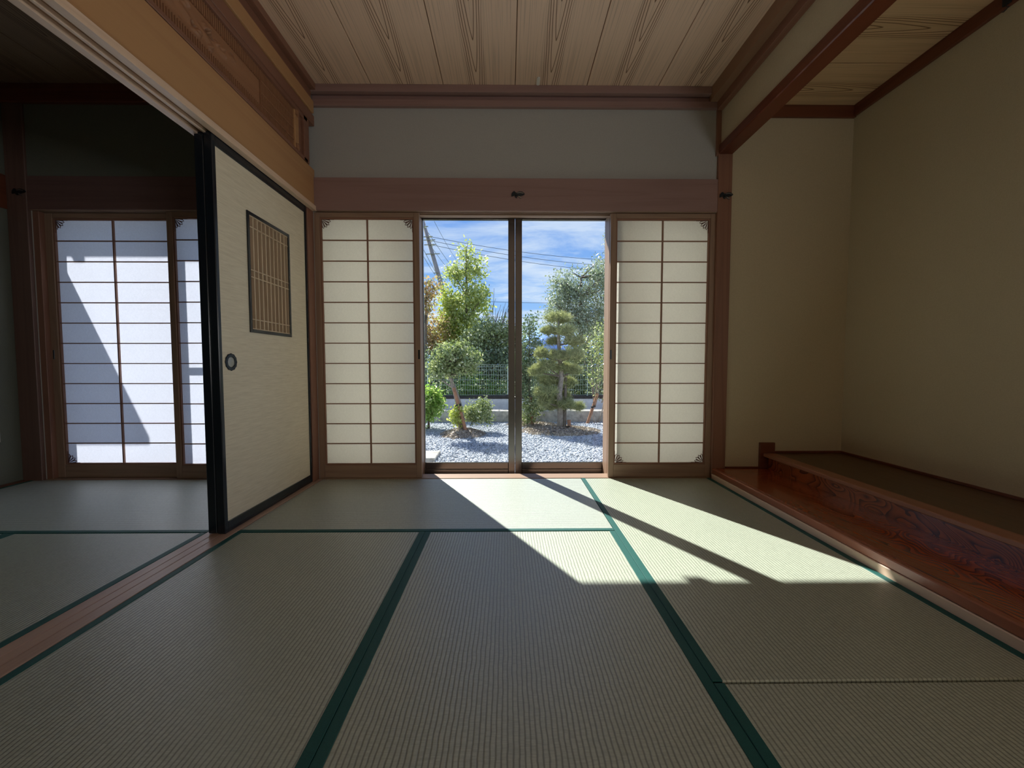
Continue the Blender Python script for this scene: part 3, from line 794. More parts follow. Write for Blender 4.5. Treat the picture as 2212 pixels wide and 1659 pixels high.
shoji(-1.310, -0.600, 2.797, 'closed shoji screen just left of the garden view', ['tl', 'tr'], pull=-0.611)
shoji(0.704, 1.424, 2.797, 'closed shoji screen just right of the garden view', ['tr', 'bl', 'br'], pull=0.714)
shoji(-3.150, -2.262, 2.832, 'left shoji screen of the next room with a slanting shadow', ['tl', 'bl'], pull=-3.135, paper='paper_blue_cast', sl=0.06, sr=0.05)
shoji(-2.300, -1.420, 2.797, 'shoji screen of the next room half hidden by the fusuma', ['tl'], paper='paper_blue_cast', sl=0.048, sr=0.05)

# ------------------------------------------------------------------ fusuma
def fusuma(xc, y0, y1, label, near):
    t = 0.019 if near else 0.020
    z0, z1 = 0.003, 1.834
    root = empty('fusuma', (xc, (y0 + y1) / 2, z0), label, 'sliding door', 'fusuma between the two rooms')
    Lq = M['lacquer']
    MB().box(xc - t, xc + t, y0, y0 + .022, z0, z1, 0.003).build('stile', Lq, root)
    MB().box(xc - t, xc + t, y1 - .022, y1, z0, z1, 0.003).build('stile', Lq, root)
    MB().box(xc - t + .001, xc + t - .001, y0 + .022, y1 - .022, z1 - .052, z1, 0.002).build('top_rail', Lq, root)
    MB().box(xc - t + .001, xc + t - .001, y0 + .022, y1 - .022, z0, z0 + .052, 0.002).build('bottom_rail', Lq, root)
    if not near:
        MB().box(xc - .013, xc + .013, y0 + .022, y1 - .022, z0 + .052, z1 - .052).build('paper_panel', M['fusuma'], root)
        return root
    # panel with a window cut into it
    wy0, wy1, wz0, wz1 = 2.100, 2.497, 0.960, 1.577
    q = MB()
    for (a, b_, c, d) in ((y0 + .022, wy0, z0 + .052, z1 - .052), (wy1, y1 - .022, z0 + .052, z1 - .052), (wy0, wy1, z0 + .052, wz0), (wy0, wy1, wz1, z1 - .052)):
        q.box(xc - .013, xc + .013, a, b_, c, d)
    q.build('paper_panel', M['fusuma'], root)
    lw = empty('lattice_window', (xc, (wy0 + wy1) / 2, wz0)); lw.parent = root
    lw.location = Vector((xc, (wy0 + wy1) / 2, wz0)) - wpos(root)
    fx = xc + .013
    q = MB(); fw = .017
    q.box(xc - .012, fx + .006, wy0, wy0 + fw, wz0, wz1, .001).box(xc - .012, fx + .006, wy1 - fw, wy1, wz0, wz1, .001)
    q.box(xc - .012, fx + .006, wy0 + fw, wy1 - fw, wz0, wz0 + fw, .001).box(xc - .012, fx + .006, wy0 + fw, wy1 - fw, wz1 - fw, wz1, .001)
    q.build('window_frame', Lq, lw)
    MB().box(xc - .012, xc - .009, wy0 + .01, wy1 - .01, wz0 + .01, wz1 - .01).build('backing', M['lattice_back'], lw)
    a, b_ = wy0 + fw, wy1 - fw
    n = 10
    st = (b_ - a) / n
    base = None
    for k in range(n + 1):
        y = a + st * k
        wv = .0048
        ya, yb = max(a, y - wv), min(b_, y + wv)
        MB().box(xc - .004, fx + .001, ya, yb, wz0 + fw, wz1 - fw).build('slat', M['lattice'], lw)
    for z in (wz1 - fw - .003, wz1 - fw - .058, 1.283, 1.247, wz0 + fw + .052, wz0 + fw + .003):
        MB().box(xc - .004, fx + .003, a, b_, z - .0028, z + .0028).build('crossbar', M['lattice'], lw)
    # round recessed pull
    hp = empty('door_pull', (fx, 1.950, .806)); hp.parent = root
    hp.location = Vector((fx, 1.950, .806)) - wpos(root)
    rip = lambda a_: 1 + .035 * math.cos(12 * a_)
    q = MB().lathe([(.026, .000), (.040, .000), (.041, .003), (.036, .005), (.031, .0035), (.028, .005), (.026, .003), (.0255, .0005)], (fx, 1.950, .806), 'x', 48, ripple=rip)
    q.build('rim', M['iron'], hp, smooth=True)
    q = MB().lathe([(.0255, .0012), (.0255, .0022), (.021, .0020), (.012, .0028), (.002, .0034)], (fx, 1.950, .806), 'x', 32)
    q.build('cup', M['steel'], hp, smooth=True)
    return root
M['lattice'] = wood('lattice_wood_z', (0.60, 0.47, 0.33), (0.48, 0.36, 0.24), 'z', ring=10)
M['lattice_back'] = plain('lattice_backing', (0.22, 0.12, 0.075), 0.7)
fusuma(-1.337, 1.866, 2.712, 'cream fusuma with black frame and a slatted window facing the room', True)
fusuma(-1.3825, 1.872, 2.712, 'second black-framed fusuma slid behind the first', False)

# ------------------------------------------------------------------ carved transom
M['ranma'] = wood('ranma_wood_y', (0.36, 0.18, 0.095), (0.25, 0.115, 0.06), 'y', ring=14, contrast=0.4)
M['ranma_dark'] = plain('ranma_recess', (0.085, 0.035, 0.018), 0.7)
root = empty('carved_transom', (-1.32, 1.45, 2.097), 'carved wooden transom with slatted borders above the honey-coloured lintel', 'transom')
RX = -1.306
q = MB()
q.box(-1.36, -1.292, 0.16, 2.70, 2.097, 2.118, .002).box(-1.36, -1.292, 0.16, 2.70, 2.352, 2.378, .002)
q.box(-1.36, -1.292, 2.655, 2.72, 2.097, 2.378, .002)
q.build('frame', M['wood_y_red'], root)
q = MB().box(-1.345, -1.296, 2.553, 2.600, 2.118, 2.352, .004)
q.build('end_stile', M['wood_y'], root)
for zc_ in (2.135, 2.337):
    q = MB()
    q.lathe([(.020, 0.0), (.019, .006), (.010, .010), (.003, .011)], (-1.296, 2.576, zc_), 'x', 18, ripple=lambda a_: 1 + .22 * math.cos(5 * a_))
    q.build('carved_boss', M['ranma'], root)
MB().box(-1.35, -1.305, 2.604, 2.650, 2.118, 2.352, .002).build('side_panel', M['wood_y_red'], root)
q = MB()
y = 0.22
while y < 2.222:
    q.box(RX - .012, RX, y, y + .0048, 2.118, 2.167)
    q.box(RX - .012, RX, y, y + .0048, 2.293, 2.352)
    y += .0132
tag(q.build('slats', M['ranma'], root), kind='stuff')
q = MB()
y = 2.228
while y < 2.552:
    q.box(RX - .012, RX, y, y + .0046, 2.118, 2.352)
    y += .0118
tag(q.build('slats', M['ranma'], root), kind='stuff')
for z in (2.167, 2.232, 2.293):
    MB().box(RX - .016, RX + .003, 2.224, 2.553, z - .0022, z + .0022).build('crossbar', M['ranma'], root)
# carved panel: pierced relief of clouds and leaves
ny, nz_ = 520, 44
Yg = np.linspace(0.22, 2.222, ny); Zg = np.linspace(2.167, 2.293, nz_)
YY, ZZ = np.meshgrid(Yg, Zg, indexing='ij')
u = (YY - 0.22); v = (ZZ - 2.23) / 0.063
curve = 0.35 * np.sin(u * 7.0 + 0.6) + 0.25 * np.sin(u * 17.0 + 1.0)
dd = v - curve
relief = np.zeros_like(u)
relief += 0.006 * np.exp(-(dd / 0.30) ** 2) * (0.6 + 0.4 * np.sin(u * 60 + 5 * v))
for k in range(46):
    cy_ = rng.uniform(0.05, 1.78); cv = rng.uniform(-.7, .7) * (0.5 + .5 * abs(math.sin(cy_ * 5)))
    ry = rng.uniform(.012, .030); rv = rng.uniform(.18, .36); an = rng.uniform(-.8, .8)
    du = (u - cy_) / ry; dv = (v - cv) / rv
    du, dv = du * math.cos(an) + dv * math.sin(an), -du * math.sin(an) + dv * math.cos(an)
    r2 = du * du + dv * dv
    relief = np.maximum(relief, 0.009 * np.clip(1 - r2, 0, 1) ** .5 * (0.75 + .25 * np.cos(6 * dv)))
holes = (np.sin(u * 38 + 2.5 * np.sin(u * 9)) * np.cos(v * 4.2 + u * 11) > 0.80) & (np.abs(v) < .8) & (u < 1.80)
relief[holes] = -0.020
mask_plain = np.clip((u - 1.82) / .05, 0, 1)
relief = relief * (1 - mask_plain)
V = np.stack([RX - .006 + relief * 1.7, YY, ZZ], -1).reshape(-1, 3)
ii = np.arange(ny * nz_).reshape(ny, nz_)
Fq = np.stack([ii[:-1, :-1], ii[1:, :-1], ii[1:, 1:], ii[:-1, 1:]], -1).reshape(-1, 4)
hf = holes.reshape(-1)
Fq = Fq[hf[Fq].sum(1) < 4]
fastmesh('carved_panel', V, Fq, M['ranma'], root)

# ------------------------------------------------------------------ alcove platform
root = empty('alcove_platform', (1.62, 1.0, 0.0), 'stepped alcove platform with red-brown lacquered boards', 'alcove platform')
MB().box(1.419, 1.46, YR, 2.772, -0.05, 0.0335, .003).build('base_strip', M['wood_pale_y'], root)
MB().box(1.450, 1.83, YR, 2.772, 0.0345, 0.071, .001).build('lower_board', M['board_lower'], root)
MB().box(1.4215, 1.449, YR, 2.772, 0.0345, 0.0715, .004).build('front_edge', M['front_edge'], root)
MB().box(1.812, 1.84, YR, 2.76, 0.071, 0.156, 0.0).build('riser', M['riser'], root)
MB().box(1.775, 1.86, YR, 2.765, 0.155, 0.178, .003).build('nosing', M['lip'], root)
MB().box(1.861, 2.334, YR, 2.782, 0.150, 0.176, .001).build('upper_board', M['board_upper'], root)
MB().box(1.754, 1.859, 2.766, 2.784, 0.071, 0.250, .002).build('end_block', M['trim_dark_x'], root)
q = MB().box(2.322, 2.335, YR, 2.783, 0.1765, 0.190, .001)
q.box(1.86, 2.322, 2.771, 2.783, 0.1765, 0.190, .001)
q.box(1.52, 1.752, 2.774, 2.784, 0.0715, 0.080, .001)
q.build('edge_bead', M['trim_dark_y'], root)

# ------------------------------------------------------------------ small fittings
def nail_cover(cx_, cz_, yf, label, group=None, mirror=1):
    root = empty('nail_cover', (cx_, yf, cz_), label, 'nail cover', 'dark metal nail covers')
    def pr(pts, a, b_, name, mat):
        q = MB().prism([(cx_ + mirror * x, cz_ + z) for x, z in pts], 'y', a, b_)
        return q.build(name, mat, root)
    # folded fan at the left, leaf sweeping to the right, bent stem below
    pr([(-.044, -.012), (-.043, .006), (-.034, .018), (-.026, .023), (-.020, .018), (-.012, .012), (-.016, -.002), (-.030, -.008)], yf - .007, yf, 'fan', M['iron'])
    pr([(-.018, .002), (-.006, .014), (.010, .019), (.026, .018), (.040, .010), (.044, .002), (.034, -.004), (.018, -.008), (.002, -.010), (-.012, -.010)], yf - .011, yf, 'leaf', M['iron'])
    pr([(-.008, .010), (.014, .0135), (.036, .008), (.036, .004), (.014, .009), (-.006, .006)], yf - .013, yf - .010, 'vein', M['steel'])
    pr([(-.022, -.006), (-.010, -.010), (-.006, -.022), (-.014, -.020), (-.020, -.014)], yf - .008, yf, 'petal', M['iron'])
    pr([(.000, -.010), (.006, -.010), (.022, -.020), (.024, -.024), (.016, -.023), (.002, -.016)], yf - .009, yf, 'stem', M['steel'])
    return root
p = at(1119, 421, 2.775); nail_cover(p.x, p.z, 2.775, 'small dark metal nail cover in the middle of the main lintel')
p = at(1568, 423, 2.772); nail_cover(p.x, p.z, 2.772, 'small dark metal nail cover on the alcove post')
p = at(42, 415, 2.772); nail_cover(p.x, p.z, 2.772, 'nail cover on the far left post of the dark room')

# white capsule-shaped fitting on the ceiling
root = empty('ceiling_fitting', (0.199, 2.705, CEIL), 'small white capsule fitting on the ceiling near the cornice', 'ceiling fitting')
q = MB(); pts = []
for k in range(13): pts.append((0.199 + .0105 * math.cos(PI * k / 12), 2.731 + .0105 * math.sin(PI * k / 12)))
for k in range(13): pts.append((0.199 - .0105 * math.cos(PI * k / 12), 2.679 - .0105 * math.sin(PI * k / 12)))
q.prism(pts, 'z', CEIL - .006, CEIL + .0005); q.build('cap', M['white_plastic'], root)

# scroll hook on the alcove cornice
root = empty('picture_hook', (2.316, 1.93, 2.45), 'dark metal hook hanging from the right alcove cornice', 'hook')
MB().box(2.305, 2.317, 1.915, 1.945, 2.458, 2.49, .001).build('clip', M['iron'], root)
pts = [Vector((2.309, 1.93, 2.462)), Vector((2.309, 1.93, 2.448)), Vector((2.306, 1.92, 2.440)), Vector((2.300, 1.913, 2.434)), Vector((2.296, 1.918, 2.427)), Vector((2.297, 1.930, 2.424)), Vector((2.300, 1.938, 2.430))]
MB().tube(pts, .0022, 6).build('wire', M['iron'], root)

# switch plate in the next room
root = empty('switch_plate', (-3.325, 2.62, 0.34), 'pale plate low on the dark wall of the next room', 'switch plate')
MB().box(-3.332, -3.324, 2.585, 2.665, 0.285, 0.405, .002).build('plate', M['cream_plastic'], root)
MB().box(-3.325, -3.3225, 2.605, 2.645, 0.315, 0.375, .001).build('rocker', M['cream_plastic'], root)


# ------------------------------------------------------------------ outside of the house
M['roof'] = plain('grey_roof', (0.16, 0.17, 0.18), 0.6)
M['soffit'] = plain('soffit_board', (0.55, 0.52, 0.47), 0.7)
EY, EZ = 3.85, 2.604                       # edge of the eaves gutter
q = MB().prism([(3.14, 2.93), (EY - .01, EZ + .075), (EY - .01, EZ + .14), (3.14, 3.24)], 'x', -6.5, 5.0)
trim('roof_eave', q, M['soffit'], 'eaves of the house above the garden doors', 'eaves')
root = empty('rain_gutter', (0, EY, EZ), 'gutter along the eaves with small hanging brackets', 'gutter', kind='structure')
MB().box(-6.5, 5.0, EY - .09, EY, EZ, EZ + .08, .01).build('trough', M['bronze'], root)
for bx in (-3.49, -0.605, 2.28):
    MB().box(bx - .036, bx + .036, EY - .06, EY + .002, EZ - .027, EZ + .01, .002).build('bracket', M['bronze'], root)
# lean-to canopy left of the next room's doors, sloping outwards
q = MB().prism([(3.145, 1.806), (4.18, 1.668), (4.18, 1.72), (3.145, 1.86)], 'x', -5.2, -3.246)
trim('canopy', q, M['roof'], 'small sloping canopy fixed left of the next room doors', 'canopy')

GZ = -0.50
M['ground'] = plain('gravel_bed', (0.40, 0.42, 0.45), 0.9, noise=0.35, nscale=60, bump=0.6)
M['soil'] = plain('soil_litter', (0.27, 0.23, 0.195), 0.95, noise=0.45, nscale=55, bump=0.8)
M['concrete_old'] = plain('weathered_concrete', (0.46, 0.44, 0.40), 0.9, noise=0.45, nscale=9, bump=0.4)
M['concrete_new'] = plain('pale_concrete', (0.86, 0.86, 0.92), 0.85, noise=0.15, nscale=7, bump=0.3)
M['earth'] = plain('dark_earth', (0.06, 0.05, 0.045), 0.95, noise=0.5, nscale=14, bump=0.5)
M['grass_ground'] = plain('rough_ground', (0.16, 0.20, 0.09), 0.95, noise=0.4, nscale=4)
mb = MB().box(-40, 40, 3.15, 9.3, GZ - .3, GZ - .012)
tag(mb.build('ground', M['ground']), 'bed of pale gravel filling the garden', 'ground', kind='structure')
mb = MB().box(-60, 60, 10.2, 420, -0.35, -0.02)
tag(mb.build('ground_beyond', M['grass_ground']), 'rough green ground beyond the wire fence', 'ground', kind='structure')

# gravel: loose stones
ico = bmesh.new(); bmesh.ops.create_icosphere(ico, subdivisions=1, radius=1.0)
iv = np.array([v.co[:] for v in ico.verts]); ifc = np.array([[v.index for v in f.verts] for f in ico.faces]); ico.free()
n = 30000
y = rng.uniform(0, 1, n); gy = 4.6 + (9.0 - 4.6) * y ** .9
hx = 0.26 * gy + .3
gx = rng.uniform(-1, 1, n) * hx + 0.05 * gy
sz_ = rng.uniform(.011, .024, n)
ang = rng.uniform(0, 2 * PI, n); sq = rng.uniform(.45, .8, n); el_ = rng.uniform(.7, 1.0, n)
P = iv[None] * (1 + .18 * rng.standard_normal((n, 12, 1)))
P = P * np.stack([sz_, sz_ * el_, sz_ * sq], -1)[:, None, :]
tx = rng.normal(0, .5, n); c_, s_ = np.cos(tx)[:, None], np.sin(tx)[:, None]
P = np.stack([P[..., 0], P[..., 1] * c_ - P[..., 2] * s_, P[..., 1] * s_ + P[..., 2] * c_], -1)
c_, s_ = np.cos(ang)[:, None], np.sin(ang)[:, None]
P = np.stack([P[..., 0] * c_ - P[..., 1] * s_, P[..., 0] * s_ + P[..., 1] * c_, P[..., 2]], -1)
P += np.stack([gx, gy, GZ - .006 + rng.uniform(0, .012, n)], -1)[:, None, :]
Fc = (ifc[None] + (np.arange(n) * 12)[:, None, None]).reshape(-1, 3)
M['stone'] = leaf_mat('gravel_stone', (0.27, 0.305, 0.36), (0.54, 0.58, 0.65), trans=0.0, rough=0.7)
tag(fastmesh('gravel', P.reshape(-1, 3), Fc, M['stone']), 'pale bluish grey gravel spread over the garden', 'gravel', kind='stuff')

# low kerb wall, retaining wall and the earth edge on top of it
mb = MB().box(-9, 9, 9.0, 9.32, GZ - .1, -0.25, .012)
tag(mb.build('garden_kerb', M['concrete_old']), 'low weathered concrete wall behind the gravel', 'garden wall', kind='structure')
mb = MB().box(-9, 9, 10.0, 10.22, -0.6, -0.055, .01)
tag(mb.build('retaining_wall', M['concrete_new']), 'pale concrete retaining wall below the wire fence', 'garden wall', kind='structure')
mb = MB().box(-9, 9, 9.32, 10.0, -0.6, -0.34)
tag(mb.build('planting_strip', M['earth']), 'strip of dark earth between the two garden walls', 'ground', kind='structure')
nn = 90
V = []; 
for i in range(nn + 1):
    x = -9 + 18 * i / nn
    h = .055 + .02 * math.sin(i * 1.7) + .015 * math.sin(i * .61)
    V += [(x, 9.99, -.056), (x, 10.0, -.056 + h), (x, 10.25, -.04 + h)]
Fq = []
for i in range(nn):
    a = i * 3
    Fq += [(a, a + 3, a + 4, a + 1), (a + 1, a + 4, a + 5, a + 2)]
tag(fastmesh('earth_edge', V, Fq, M['earth']), 'dark earth spilling over the retaining wall', 'ground', kind='structure')

# wire fence
M['wire_green'] = plain('pale_green_wire', (0.52, 0.62, 0.55), 0.45)
root = empty('wire_fence', (0.0, 10.1, 0.0), 'pale green wire mesh fence on the retaining wall', 'fence')
x0f = -4.0
for i in range(5):
    px_ = x0f + 2.0 * i
    MB().tube([(px_, 10.12, -.05), (px_, 10.12, .80)], .017, 8).build('post', M['wire_green'], root)
first = None
for i in range(4):
    if first is None:
        q = MB()
        for k in range(1, 34):
            xx = x0f + 2.0 * k / 34
            q.tube([(xx, 10.10, .03), (xx, 10.10, .785)], .0028, 4)
        for z in (.03, .155, .28, .405, .53, .655, .735, .785):
            q.tube([(x0f + .02, 10.095, z), (x0f + 1.98, 10.095, z)], .0034, 4)
        first = q.build('mesh_panel', M['wire_green'], root)
        tag(first, kind='stuff')
    else:
        o = first.copy(); sc.collection.objects.link(o); o.parent = root
        o.location = first.location + Vector((2.0 * i, 0, 0))

# step block near the doors
root = empty('concrete_block', (-1.5, 5.5, GZ), 'grey concrete block on the gravel at lower left of the garden view', 'concrete block')
q = MB().box(-2.2, -0.965, 5.30, 5.78, GZ - .05, GZ + .055, .01)
q.build('slab', M['concrete_old'], root)
MB().box(-2.2, -0.985, 5.285, 5.31, GZ - .05, GZ + .030, .004).build('front_face', M['concrete_old'], root)

# ------------------------------------------------------------------ plants
M['bark'] = plain('bark', (0.16, 0.13, 0.105), 0.9, noise=0.4, nscale=25, bump=0.8)
M['bark_pale'] = plain('bark_pale', (0.30, 0.26, 0.22), 0.9, noise=0.4, nscale=25, bump=0.8)
M['stake'] = plain('stake_wood', (0.34, 0.17, 0.10), 0.8, noise=0.3, nscale=20)
M['tie'] = plain('black_tie', (0.02, 0.02, 0.02), 0.8)
LM = {
 'maple':   leaf_mat('maple_leaf', (0.19, 0.25, 0.09), (0.38, 0.43, 0.17), (0.66, 0.66, 0.36), 0.4),
 'yellow':  leaf_mat('yellow_green_leaf', (0.20, 0.27, 0.06), (0.42, 0.46, 0.13), (0.60, 0.60, 0.26), 0.42),
 'dark':    leaf_mat('dark_evergreen_leaf', (0.06, 0.10, 0.06), (0.17, 0.24, 0.14), (0.50, 0.56, 0.45), 0.25, 0.3, 0.7),
 'olive':   leaf_mat('grey_green_leaf', (0.13, 0.17, 0.12), (0.32, 0.38, 0.28), (0.68, 0.72, 0.66), 0.25, 0.3, 0.7),
 'autumn':  leaf_mat('autumn_leaf', (0.24, 0.25, 0.11), (0.42, 0.29, 0.17), (0.60, 0.36, 0.25), 0.4),
 'bright':  leaf_mat('bright_shrub_leaf', (0.12, 0.24, 0.06), (0.28, 0.40, 0.11), (0.66, 0.70, 0.42), 0.5),
 'camellia':leaf_mat('camellia_leaf', (0.10, 0.15, 0.07), (0.30, 0.35, 0.16), (0.72, 0.74, 0.60), 0.3, 0.25, 0.8),
 'pine':    leaf_mat('pine_needle', (0.10, 0.14, 0.07), (0.38, 0.40, 0.20), (0.72, 0.70, 0.42), 0.3),
}
def leaf_mesh(name, C, size, mat, parent, aspect=.5, jitter=.35, up=0.3, shape='diamond'):
    C = np.asarray(C, float); n = len(C)
    s = size * (1 + jitter * rng.uniform(-1, 1, n))
    d = rng.standard_normal((n, 3)); d[:, 2] += up * 0; d /= np.linalg.norm(d, axis=1)[:, None]
    h = rng.standard_normal((n, 3)); h[:, 2] += up * 3
    w_ = np.cross(d, h); w_ /= np.linalg.norm(w_, axis=1)[:, None]
    l = d * s[:, None]; w_ = w_ * (s * aspect)[:, None]
    a = C - l * .5; b = C - l * .05 + w_ * .5; c = C + l * .5; e2 = C - l * .05 - w_ * .5
    V = np.stack([a, b, c, e2], 1).reshape(-1, 3)
    Fq = np.arange(n * 4).reshape(n, 4)
    return tag(fastmesh(name, V, Fq, mat, parent), kind='stuff')

def blob_points(blobs, n, clump=.10, per=14, shell=.55):
    """blobs: (x,y,z,rx,ry,rz); leaf centres gathered in clumps"""
    vol = np.array([b[3] * b[4] * b[5] for b in blobs]) ** .8; vol /= vol.sum()
    k = max(1, n // per)
    idx = rng.choice(len(blobs), k, p=vol)
    B = np.array(blobs)[idx]
    d = rng.standard_normal((k, 3)); d /= np.linalg.norm(d, axis=1)[:, None]
    r = rng.uniform(0, 1, k) ** (1 / 3.0); r = shell * np.maximum(r, .55) + (1 - shell) * r
    cc = B[:, :3] + d * r[:, None] * B[:, 3:]
    # part of the clumps sit on side shoots that break the outline
    m_ = rng.uniform(0, 1, k) < .38
    sats = rng.standard_normal((len(blobs), 5, 3)); sats /= np.linalg.norm(sats, axis=2)[..., None]
    sd2 = sats[idx, rng.integers(0, 5, k)]
    cc2 = B[:, :3] + (sd2 * 1.02 + d * r[:, None] * .34) * B[:, 3:]
    cc = np.where(m_[:, None], cc2, cc)
    pts = np.repeat(cc, per, 0) + rng.standard_normal((k * per, 3)) * clump
    return cc, pts

def limb(q, a, b, r0, r1, bend=.06, n=6, sides=6):
    a, b = Vector(a), Vector(b)
    L_ = (b - a).length
    off = Vector((rng.uniform(-1, 1), rng.uniform(-1, 1), rng.uniform(-.3, .3))) * bend * L_
    pts, rr = [], []
    for i in range(n):
        t = i / (n - 1)
        pts.append(a.lerp(b, t) + off * math.sin(PI * t))
        rr.append(r0 + (r1 - r0) * t)
    q.tube(pts, rr, sides)

def plant(name, label, cat, base, trunk, blobs, n, lsize, lmat, clump=.10, per=14, r0=.05, aspect=.5, bark='bark', twigs=26, group=None, shell=.55, parts=True):
    root = empty(name, base, label, cat, group)
    cc, pts = blob_points(blobs, n, clump, per, shell)
    q = MB()
    tp = [Vector(base)] + [Vector(t) for t in trunk]
    rr = [r0 * (1 - .75 * i / (len(tp) - 1)) for i in range(len(tp))]
    q.tube(tp, rr, 9)
    q.build('trunk', M[bark], root, smooth=True)
    q = MB()
    sel = cc[rng.choice(len(cc), min(twigs, len(cc)), replace=False)]
    for c in sel:
        # nearest lower point on the trunk
        best = min(tp[1:] if len(tp) > 2 else tp, key=lambda t: (t - Vector(c)).length + (2 if t.z > c[2] else 0))
        limb(q, best, c, r0 * .28, r0 * .07)
    q.build('branches', M[bark], root, smooth=True)
    leaf_mesh('leaves', pts, lsize, LM[lmat], root, aspect)
    return root

def W3(px, py, Y):
    p_ = at(px, py, Y); return (p_.x, p_.y, p_.z)
def blob(px, py, Y, rpx, rpy, rd=None):
    """ellipsoid centred on a bearing at distance Y, radii given as seen in the photo frame"""
    s = Y / F_PX
    x, y_, z = W3(px, py, Y)
    rd_ = rd if rd else (rpx + rpy) * .5 * s
    return (x, y_, z, rpx * s, rd_, rpy * s)

# --- clipped pine in the right pane
Yp = 7.85
root = empty('pine_tree', W3(1210, 930, Yp), 'cloud-pruned pine with tiered pads of needles on the gravel', 'pine tree')
q = MB()
tp = [W3(1210, 936, Yp), W3(1211, 912, Yp), W3(1211, 880, Yp), W3(1208, 850, Yp), W3(1213, 815, Yp), W3(1210, 780, Yp), W3(1207, 745, Yp), W3(1206, 712, Yp), W3(1207, 690, Yp)]
q.tube(tp, [.085, .07, .062, .055, .048, .042, .034, .026, .012], 10)
for dx_, dy_ in ((-.22, -.10), (.20, -.12), (-.10, -.2), (.12, -.18), (.26, .02)):
    b0 = Vector(tp[0]); limb(q, b0 + Vector((0, 0, .08)), b0 + Vector((dx_, dy_, -.02)), .03, .008)
q.build('trunk', M['bark_pale'], root, smooth=True)
pads = [(1206, 688, 26, 9), (1190, 716, 20, 7), (1222, 716, 22, 8), (1196, 738, 14, 6), (1240, 738, 22, 8), (1170, 764, 16, 8), (1202, 768, 18, 8), (1238, 768, 26, 9), (1180, 790, 20, 8), (1218, 796, 22, 8), (1243, 800, 14, 8), (1160, 802, 14, 8), (1186, 822, 22, 9), (1224, 828, 18, 8), (1178, 848, 24, 9), (1214, 856, 16, 8), (1196, 876, 26, 9), (1224, 874, 20, 9), (1250, 880, 13, 6), (1176, 868, 14, 7)]
q = MB(); T = []
for (px_, py_, rx_, ry_) in pads:
    yo = rng.uniform(-.18, .18)
    b = blob(px_, py_, Yp + yo, rx_ * 1.12 * rng.uniform(.9, 1.1), ry_ * 1.3, rx_ * Yp / F_PX)
    near = min(tp[2:], key=lambda t: abs(t[2] - (b[2] - .08)))
    limb(q, near, (b[0], b[1], b[2] - b[5] * .3), .022, .008)
    k = int(5.5 * rx_)
    d = rng.standard_normal((k, 3)); d /= np.linalg.norm(d, axis=1)[:, None]
    r = rng.uniform(.2, 1, k) ** .6
    T.append(np.array(b[:3]) + d * r[:, None] * np.array(b[3:]))
q.build('branches', M['bark'], root, smooth=True)
T = np.concatenate(T)
per = 26
C = np.repeat(T, per, 0); nn_ = len(C)
d = rng.standard_normal((nn_, 3)) * .65; d[:, 2] = d[:, 2] + .55; d /= np.linalg.norm(d, axis=1)[:, None]
Ln = rng.uniform(.07, .125, nn_)[:, None]
sd_ = np.cross(d, rng.standard_normal((nn_, 3))); sd_ /= np.linalg.norm(sd_, axis=1)[:, None]
V = np.stack([C - sd_ * .0032, C + sd_ * .0032, C + d * Ln], 1).reshape(-1, 3)
tag(fastmesh('needles', V, np.arange(nn_ * 3).reshape(nn_, 3), LM['pine'], root), kind='stuff')
# support posts of the pine
root = empty('support_post', W3(1221, 928, Yp - .05), 'tall dark post tied to the pine trunk', 'support post')
MB().tube([W3(1220, 930, Yp - .08), W3(1222, 815, Yp + .05)], .028, 8).build('pole', M['bark'], root)
root = empty('support_post', W3(1232, 930, Yp - .1), 'short wooden stump beside the pine trunk', 'support post')
MB().tube([W3(1230, 932, Yp - .1), W3(1229, 907, Yp - .1)], .035, 8).build('pole', M['stake'], root)
MB().tube([W3(1231, 921, Yp - .14), W3(1222, 922, Yp - .14)], .012, 6).build('tie', M['tie'], root)

# mounds of soil and litter
def mound(name, cx_, cy_, rx_, ry_, h, label):
    nr, na = 7, 36
    V = [(cx_, cy_, GZ + h)]
    for i in range(1, nr + 1):
        t = i / nr
        for k in range(na):
            a = 2 * PI * k / na
            j = 1 + .12 * math.sin(3 * a + cx_ * 5) + .06 * math.sin(7 * a)
            V.append((cx_ + rx_ * t * j * math.cos(a), cy_ + ry_ * t * j * math.sin(a), GZ - .012 + (h + .012) * (1 - t ** 2) + rng.uniform(-.008, .008)))
    Ft = []
    for k in range(na): Ft.append((0, 1 + k, 1 + (k + 1) % na))
    for i in range(nr - 1):
        for k in range(na):
            a, b = 1 + i * na + k, 1 + i * na + (k + 1) % na
            c, d_ = a + na, b + na
            Ft += [(a, c, d_), (a, d_, b)]
    root = empty(name, (cx_, cy_, GZ), label, 'soil mound')
    fastmesh('soil', V, Ft, M['soil'], root, True)
    k = int(1400 * rx_ * ry_ * 4)
    r = np.sqrt(rng.uniform(0, 1, k)); a = rng.uniform(0, 2 * PI, k)
    P_ = np.stack([cx_ + rx_ * r * np.cos(a), cy_ + ry_ * r * np.sin(a), GZ + .008 + h * (1 - r ** 2)], -1)
    LM.setdefault('litter', leaf_mat('dead_leaf', (0.28, 0.22, 0.18), (0.56, 0.50, 0.44), trans=.1))
    leaf_mesh('dead_leaves', P_, .045, LM['litter'], root, .5)
    return root
c = W3(998, 943, 7.30); mound('soil_mound', c[0], 7.42, .42, .46, .10, 'small mound of soil and dead leaves around the leaning tree')
mound('soil_mound', 1.02, 7.78, .78, .62, .07, 'wide mound of soil and dead leaves around the pine')
mound('soil_mound', 0.52, 8.6, .55, .42, .04, 'flat patch of soil around the staked evergreen')

